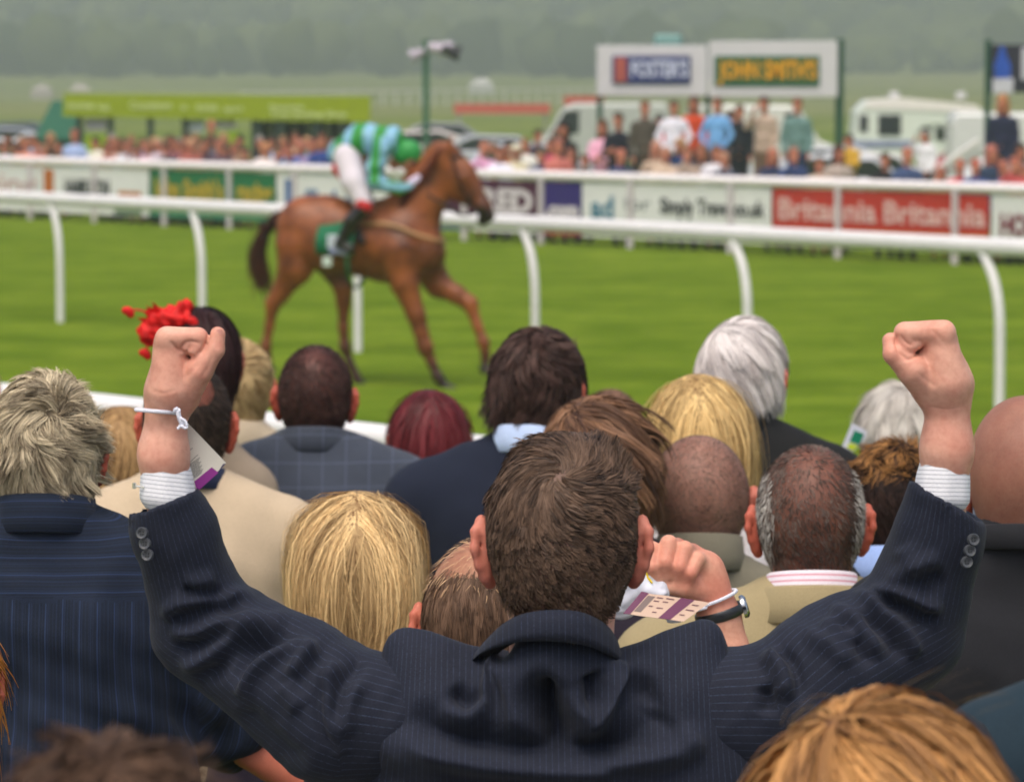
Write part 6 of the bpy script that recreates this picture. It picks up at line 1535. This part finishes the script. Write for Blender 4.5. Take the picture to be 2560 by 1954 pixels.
# balding man in navy suit, right fist up
NVY = cloth('1a2234', mottle=.12)
T23, c23 = fg('balding man in navy suit, head half hidden by the pinstripe man, fist raised with tissue', 1030, 1156, 1850, roll=.05, s=1.02, skc=skin('d39a7a', '5a4030', .5), hd=.004,
   hairs=[dict(mat=hairmat('3a2a20', '806450', .45), n=17000, L=.028, seg=5, width=.0010, whorl=(.0, -.03, .12), swirl=.05, lift=.10, grav=.7, wave=.15, wscale=60, clump=.6, nclump=420, vol=.003, seed=38, capoff=.0012, mask=lambda P: scalp_mask(P) * (1 - sstep(.035, .075, P[:, 2] + .25 * P[:, 1]))),
          dict(mat=hairmat('a07a58', 'd8b48c', .4), n=1400, L=.016, seg=4, width=.0006, whorl=(.0, -.05, .12), swirl=.4, lift=.5, grav=.2, wave=.6, clump=.4, nclump=200, vol=.005, seed=39, nocap=True, name='wispy_hair', mask=lambda P: sstep(.03, .06, P[:, 2] + .2 * P[:, 1]))],
   topm=NVY, sh=.02, thick=1.05, htop=.0, nohand=(1,), arms={-1: [(-.165, -.01, -.17), (-.185, .08, -.25), (-.11, .26, -.42)], 1: [(.18, -.01, -.19), (.340, .06, -.26), (.335, .02, -.12)]})
# blonde woman, long layered hair
BL3 = hairmat('64401f', 'f6d398', .38)
fg('woman with long layered honey blonde hair, beside the left elbow of the pinstripe man', 762, 1036, 1640, s=1.03, yaw=.05, roll=.03, skc=skin('d8a184'), ground=.5,
   hairs=[dict(mat=BL3, n=34000, L=.36, seg=8, width=.0008, part=-.004, swirl=0, lift=.02, grav=.9, wave=.16, wscale=30, clump=.45, nclump=900, vol=.009, seed=40, flare=.0, curl=.04, capoff=.012, colfn=lambda P: .2 + .8 * np.abs(snoise(P, 75, 92)))],
   topm=cloth('40384a'), legm=BLK, sh=-.02, thick=.85, coat=False, htop=.016, hd=.005, skirt=True)
# near blurred heads
fg('strawberry blonde head in the near right corner, layered hair out of focus', 1905, 1462, 3450, yaw=.15, roll=-.04, skc=skin(), ground=.75, s=1.0,
   hairs=[dict(mat=hairmat('5a3822', 'd09a5e', .4), n=11000, L=.17, seg=8, width=.0016, whorl=(-.035, -.02, .125), swirl=.25, lift=.18, grav=.5, wave=.16, wscale=34, clump=.8, nclump=260, vol=.022, seed=41, capoff=.012, colfn=lambda P: np.abs(snoise(P, 70, 93))),
          dict(mat=hairmat('3a3020', '8a7040', .4), n=220, L=.075, seg=7, width=.0006, whorl=(.02, -.0, .13), swirl=1.0, lift=.9, grav=.1, wave=.6, clump=.6, nclump=14, vol=.01, seed=42, nocap=True, name='stray_hair', lift_tip=-.3, mask=lambda P: sstep(.105, .115, P[:, 2]))],
   topm=cloth('39403e'), legm=BLK, htop=.024)
fg('brown head in the near left corner, badly out of focus', 232, 1530, 4500, skc=skin(), ground=.9, s=.80,
   hairs=[dict(mat=hairmat('33241a', '6e5442', .5), n=6000, L=.035, seg=4, width=.0014, whorl=(0, -.03, .12), swirl=.5, lift=.35, grav=.3, wave=.6, clump=.7, nclump=160, vol=.008, seed=43, capoff=.004)],
   topm=cloth('2b2a2c'), legm=BLK, htop=.02)
fg('person in dark teal jacket, only a shoulder showing in the bottom right corner', 2640, 800, 3000, skc=skin(), ground=.75,
   hairs=[dict(mat=DB, n=3000, L=.03, seg=3, width=.0016, vol=.003, seed=44, capoff=.002)], topm=cloth('1a2a34'), legm=BLK, sh=.03)
fg('ginger-haired person cut by the left picture edge', -158, 1262, 2050, skc=skin(), ground=.6,
   hairs=[dict(mat=hairmat('8a4a18', 'e09a44', .4), n=4000, L=.10, seg=5, width=.0018, swirl=.3, lift=.1, grav=.8, wave=.2, vol=.012, seed=45, capoff=.009)], topm=cloth('2a2c34'), legm=BLK, sh=-.03, thick=.85)
fg('fair person in pale blue-white shirt at the far left edge, behind the grey-blond man', -98, 722, 1200, skc=skin(), 
   hairs=[dict(mat=hairmat('a08a60', 'e8d8a8', .4), n=4000, L=.06, seg=4, width=.002, swirl=.3, lift=.1, grav=.8, wave=.2, vol=.010, seed=46, capoff=.007)], topm=cloth('b9c2dc', mottle=.08), legm=BLK, sh=.06, coat=False)
# ---- shirt collar of the khaki man (pink stripes) ----
def neck_band(t, hc, s, drop, h, mat, lift=.074):
    V = []; sa = []; n = 40; rings = [(.060, -.02), (.0635, h), (.0655, h + .002), (.068, h), (.072, -.02)]
    for i in range(n):
        a = 2 * math.pi * i / n
        for rr, zz in rings:
            V.append((rr * math.cos(a), -.042 + rr * math.sin(a), -.150 - drop + lift + zz - .028 * (math.sin(a) + 1) * .5)); sa.append(zz)
    m = len(rings); F = np.array([[i * m + j, (i + 1) % n * m + j, (i + 1) % n * m + j + 1, i * m + j + 1] for i in range(n) for j in range(m - 1)])
    obj('shirt_collar', np.array(V) * s + (0, 0, hc[2] - t.location[2]), F, mat, t, {'sa': np.array(sa), 'sb': np.array(sa)})
neck_band(T15, c15, 1.04, .014, .034, cloth('ddd0dc', 'stripe', 'cf6a80', sp=.0085, lw=.22, mottle=.04))
# ---- the red fascinator ----
def fascinator():
    c = FWc + np.array([-.070, -.06, .082])
    t = thing('fascinator', 'bright red feather and mesh fascinator pinned on the dark updo', 'hat', c)
    RD = plain('d01614', .6, .3, var=.3, vscale=40); g = np.random.default_rng(5)
    V, F = mesh_sdf([E((.01, -.01, .02), (.045, .03, .03), .02), E((.035, -.0, .045), (.024, .02, .018), .015), E((-.03, -.01, -.01), (.035, .02, .03), .02)], .005)
    V += normals(V, F) * (.006 * snoise(V, 130, 6))[:, None]; obj('flower', V, F, RD, t)
    def blade(P0, P1, wd, curve, name):
        n = 10; V = []; F = []
        d = P1 - P0; sd = unit(np.cross(d, (0, 1, 0.2)))
        for i in range(n + 1):
            u = i / n; c0 = P0 + d * u + curve * math.sin(u * math.pi); w_ = wd * math.sin(min(1, u * 1.1 + .08) * math.pi) ** .6
            V += [c0 - sd * w_, c0 + sd * w_ + np.array([0, .004, 0])]
        F = [(2 * i, 2 * i + 1, 2 * i + 3, 2 * i + 2) for i in range(n)]
        obj(name, V, F, RD, t)
    for i in range(44):
        a = g.uniform(.9, 4.9); L = g.uniform(.03, .068)
        p = np.array([math.cos(a), g.uniform(-.4, .3), math.sin(a)]) * L + np.array([0, 0, .005])
        blade(np.array([.0, 0, .01]), p + (-.012, 0, 0), g.uniform(.004, .010), g.normal(size=3) * .008, 'feather')
    for p in ((-.088, 0, .040), (-.050, -.01, -.052), (.055, -.03, .02)):
        P1 = np.array(p); b = MB(); b.tube(smooth_path([(0, 0, .01), P1 * .6 + (0, 0, .015), P1], 10), .0026, 6); b.build('stem', RD, t)
        V, F = mesh_sdf([E(P1, (.013, .008, .010), .004), E(P1 + (.008, 0, -.008), (.009, .006, .010), .004)], .003); obj('feather_tip', V, F, RD, t)
fascinator()
# ---- raised fist of the balding man: knuckles up, tissue, wristband, watch, ticket ----
def fist2():
    S0 = lambda x, y, d=0: at(1300 + x / 2.569, 1300 + y / 2.569, FPX / 1850 + .0 + d)
    pr = []
    for (x0, y0, x1, y1, x2, y2, r) in ((845, 185, 850, 300, 885, 372, .0112), (955, 150, 935, 270, 950, 350, .0120), (1058, 185, 1025, 300, 1030, 372, .0115), (1140, 250, 1095, 340, 1085, 400, .0105)):
        pr += chain([S0(x0 + 50, y0 + 25, .05), S0(x0, y0, .0), S0(x1, y1, -.012), S0(x2, y2, -.004), S0(x2 + 40, y2 - 10, .014)], [r * 1.0, r, r * .93, r * .86, r * .8], .0022)
    pr += [C(S0(930, 300, .045), S0(1200, 420, .035), .030, .026, .012), C(S0(1000, 230, .055), S0(1180, 320, .045), .022, .024, .012), C(S0(1190, 330, .03), S0(1280, 620, .03), .026, .027, .015), C(S0(1280, 620, .03), S0(1330, 860, .03), .027, .034, .015)]
    pr += chain([S0(1180, 450, .02), S0(1060, 430, .002), S0(950, 425, .0)], [.020, .0145, .011], .004)
    V, F = mesh_sdf(pr, .0028, relax=1)
    o = np.array(T23.location)
    obj('hand', V - o, F, skin('e4ac92', '33261f', .35, 'b86a54'), T23, {'red': .25 + .25 * snoise(V, 50, 3), 'scalp': np.zeros(len(V))})
    # tissue
    c = S0(790, 395, .004); t = thing('tissue', 'crumpled white tissue with yellow edge held in the raised fist', 'tissue', c)
    V, F = mesh_sdf([E((0, 0, 0), (.030, .02, .030), .02), E((-.022, 0, .010), (.016, .014, .03), .01), E((-.018, 0, -.02), (.020, .012, .022), .01), E((.02, -.012, -.012), (.016, .01, .009), .01), E((-.03, .0, -.03), (.016, .01, .016), .008)], .0028)
    V += normals(V, F) * (.004 * np.abs(snoise(V, 120, 2)))[:, None]; obj('tissue_sheet', V, F, white, t)
    b = MB(); b.tube([S0(785, 215, -.012) - c, S0(800, 290, -.014) - c, S0(822, 370, -.014) - c, S0(850, 402, -.02) - c], [.0012, .0016, .002, .0012], 6); b.build('yellow_edge', plain('e0c22a', .6), t, True)
    # wristband + watch
    c = S0(1240, 520, .03); t = thing('cord_wristband', 'white cord wristband on the raised fist above the watch', 'wristband', c)
    ring = [c + np.array([.0315 * math.cos(a), .0325 * math.sin(a), .012 * math.cos(a) + .003]) for a in np.linspace(0, 2 * math.pi, 36)]
    rope(ring, .0024, .006, 'cord', white, t, c)
    k0 = S0(1110, 585, -.0)
    rope(smooth_path([S0(1200, 560, -.0), S0(1150, 575, -.006), k0, S0(1040, 640, -.01), S0(960, 650, -.01), S0(945, 625, -.01)], 30), .0020, .005, 'knot', white, t, c)
    c = S0(1285, 600, .03); t = thing('wrist_watch', 'silver and black wrist watch on the raised arm beside the khaki blazer', 'watch', c)
    b = MB(); d = unit(S0(1280, 620, 0) - S0(1190, 330, 0)); e1 = unit(np.cross(d, (0, 1, 0))); e2 = np.cross(e1, d)
    ring = [e1 * (.0320) * math.cos(a) + e2 * (.0320) * math.sin(a) for a in np.linspace(0, 2 * math.pi, 40)]
    for w_, nm, mt in ((0, 'strap', plain('26282c', .3, .6)),): b.tube(ring, .0030, 8, sq=2.6); b.build(nm, mt, t, True)
    b = MB(); p = e1 * .033 * (1 if (e1[0] > 0) else -1); q = unit(p); b.tube([p - q * .002, p + q * .003, p + q * .0055], [.016, .0165, .014], 24); b.build('watch_case', plain('c9ccd0', .2, .8, 1), t, True)
    b = MB(); b.tube([p + q * .0054, p + q * .0064], .0125, 20); b.build('dial', plain('101216', .15, .7), t, True)
    # ticket
    A, B, Cc, D = S0(780, 458, -.02), S0(1218, 528, -.02), S0(1050, 650, -.05), S0(662, 598, -.05)
    c = (A + Cc) / 2; t = thing('ticket', 'purple and white ticket hanging flat from the cord under the raised fist', 'ticket', c)
    nr = unit(np.cross(B - A, D - A)); nr = nr if nr[1] < 0 else -nr
    def qd(u0, u1, v0, v1, off, name, mat):
        f = lambda u, v: A + (B - A) * u + (D - A) * v + ((A + Cc) - (B + D)) * u * v - c + nr * off
        P = [f(u0, v0), f(u1, v0), f(u1, v1), f(u0, v1)]; P2 = [p - nr * .0004 for p in P]
        return obj(name, P + P2, [(0, 1, 2, 3), (7, 6, 5, 4), (0, 1, 5, 4), (1, 2, 6, 5), (2, 3, 7, 6), (3, 0, 4, 7)], mat, t, smooth=False)
    pp = plain('5c1546', .35, .5, var=.05)
    qd(0, 1, 0, 1, 0, 'ticket_sheet', plain('c4a894', .45, .4, var=.05))
    qd(0, .115, 0, 1, .0005, 'purple_band', pp); qd(.58, .78, 0, 1, .0005, 'purple_band', pp)
    qd(.13, .24, .12, .85, .0005, 'bar_print', plain('7a6a66', .6))
    mb = MB()
    for (u0, u1, v0) in ((.27, .36, .12), (.27, .35, .28), (.27, .33, .52), (.40, .52, .10), (.40, .48, .26), (.40, .50, .55), (.40, .47, .75), (.82, .92, .2), (.82, .95, .45), (.82, .9, .7)):
        f = lambda u, v: A + (B - A) * u + (D - A) * v + ((A + Cc) - (B + D)) * u * v - c + nr * .0006
        mb.add([f(u0, v0), f(u1, v0), f(u1, v0 + .05), f(u0, v0 + .05)], [(0, 1, 2, 3)])
    tag(mb.build('printed_lines', plain('6a4a50', .6), t), kind='stuff')
fist2()
# white card with green print held up by the grey haired person
def card17():
    S0 = lambda x, y, d=0: at(1850 + x / 3.1, 1000 + y / 3.1, 9.2 + d)
    c = S0(880, 300); t = thing('race_card', 'white folded race card with green and yellow print held beside the wispy grey head', 'card', c)
    def sl(pts, name, mat, off=0):
        P = [S0(*p, off) - c for p in pts]; P2 = [p + (0, .003, 0) for p in P]; n = len(P)
        obj(name, P + P2, [tuple(range(n)), tuple(range(2 * n - 1, n - 1, -1))] + [(i, (i + 1) % n, (i + 1) % n + n, i + n) for i in range(n)], mat, t, smooth=False)
    sl([(868, 175), (985, 240), (970, 300), (830, 445), (775, 400)], 'card_sheet', plain('cfd0e0', .5, var=.03))
    sl([(888, 232), (962, 262), (925, 345), (850, 318)], 'green_print', plain('157a5c', .5), -.002)
    sl([(850, 330), (915, 352), (870, 392), (828, 362)], 'yellow_print', plain('b8c832', .5), -.002)
card17()
def tattoo():
    for t in bpy.data.objects:
        if t.get('label', '').startswith('tousled grey-blond'): break
    sc = 1.06; hz = None
    b = MB(); c = np.array(atD(640, 1668, FPX / 1740 + .0)) - np.array(t.location)
    ax = unit(np.array([.19, .04, -.12])); e2 = unit(np.cross(ax, (0, 1, 0)))
    g = np.random.default_rng(2)
    for i in range(7):
        p = c + ax * (i - 3) * .011; P = []
        for a in np.linspace(0, 5.2, 10): P.append(p + ax * .0045 * math.cos(a) + e2 * (.0055 * math.sin(a) + .004 * g.normal() * .3) + np.array([0, .064, 0]))
        b.tube(P, .0006, 4)
    b.build('tattoo', plain('4a3a48', .7), t, True)
tattoo()

def terrace():
    st = plain('8d8a84', .85, .2, var=.2, vscale=2)
    for i, (y0, y1, z) in enumerate(((-3, .75, 1.05), (.75, 2.1, .9), (2.1, 3.6, .75), (3.6, 4.75, .6))):
        b = MB(); b.box((0, (y0 + y1) / 2, z / 2 - .1), (16, y1 - y0 - .004, z + .2), bev=.01)
        tag(b.build('terrace_step', st), kind='structure')
terrace()
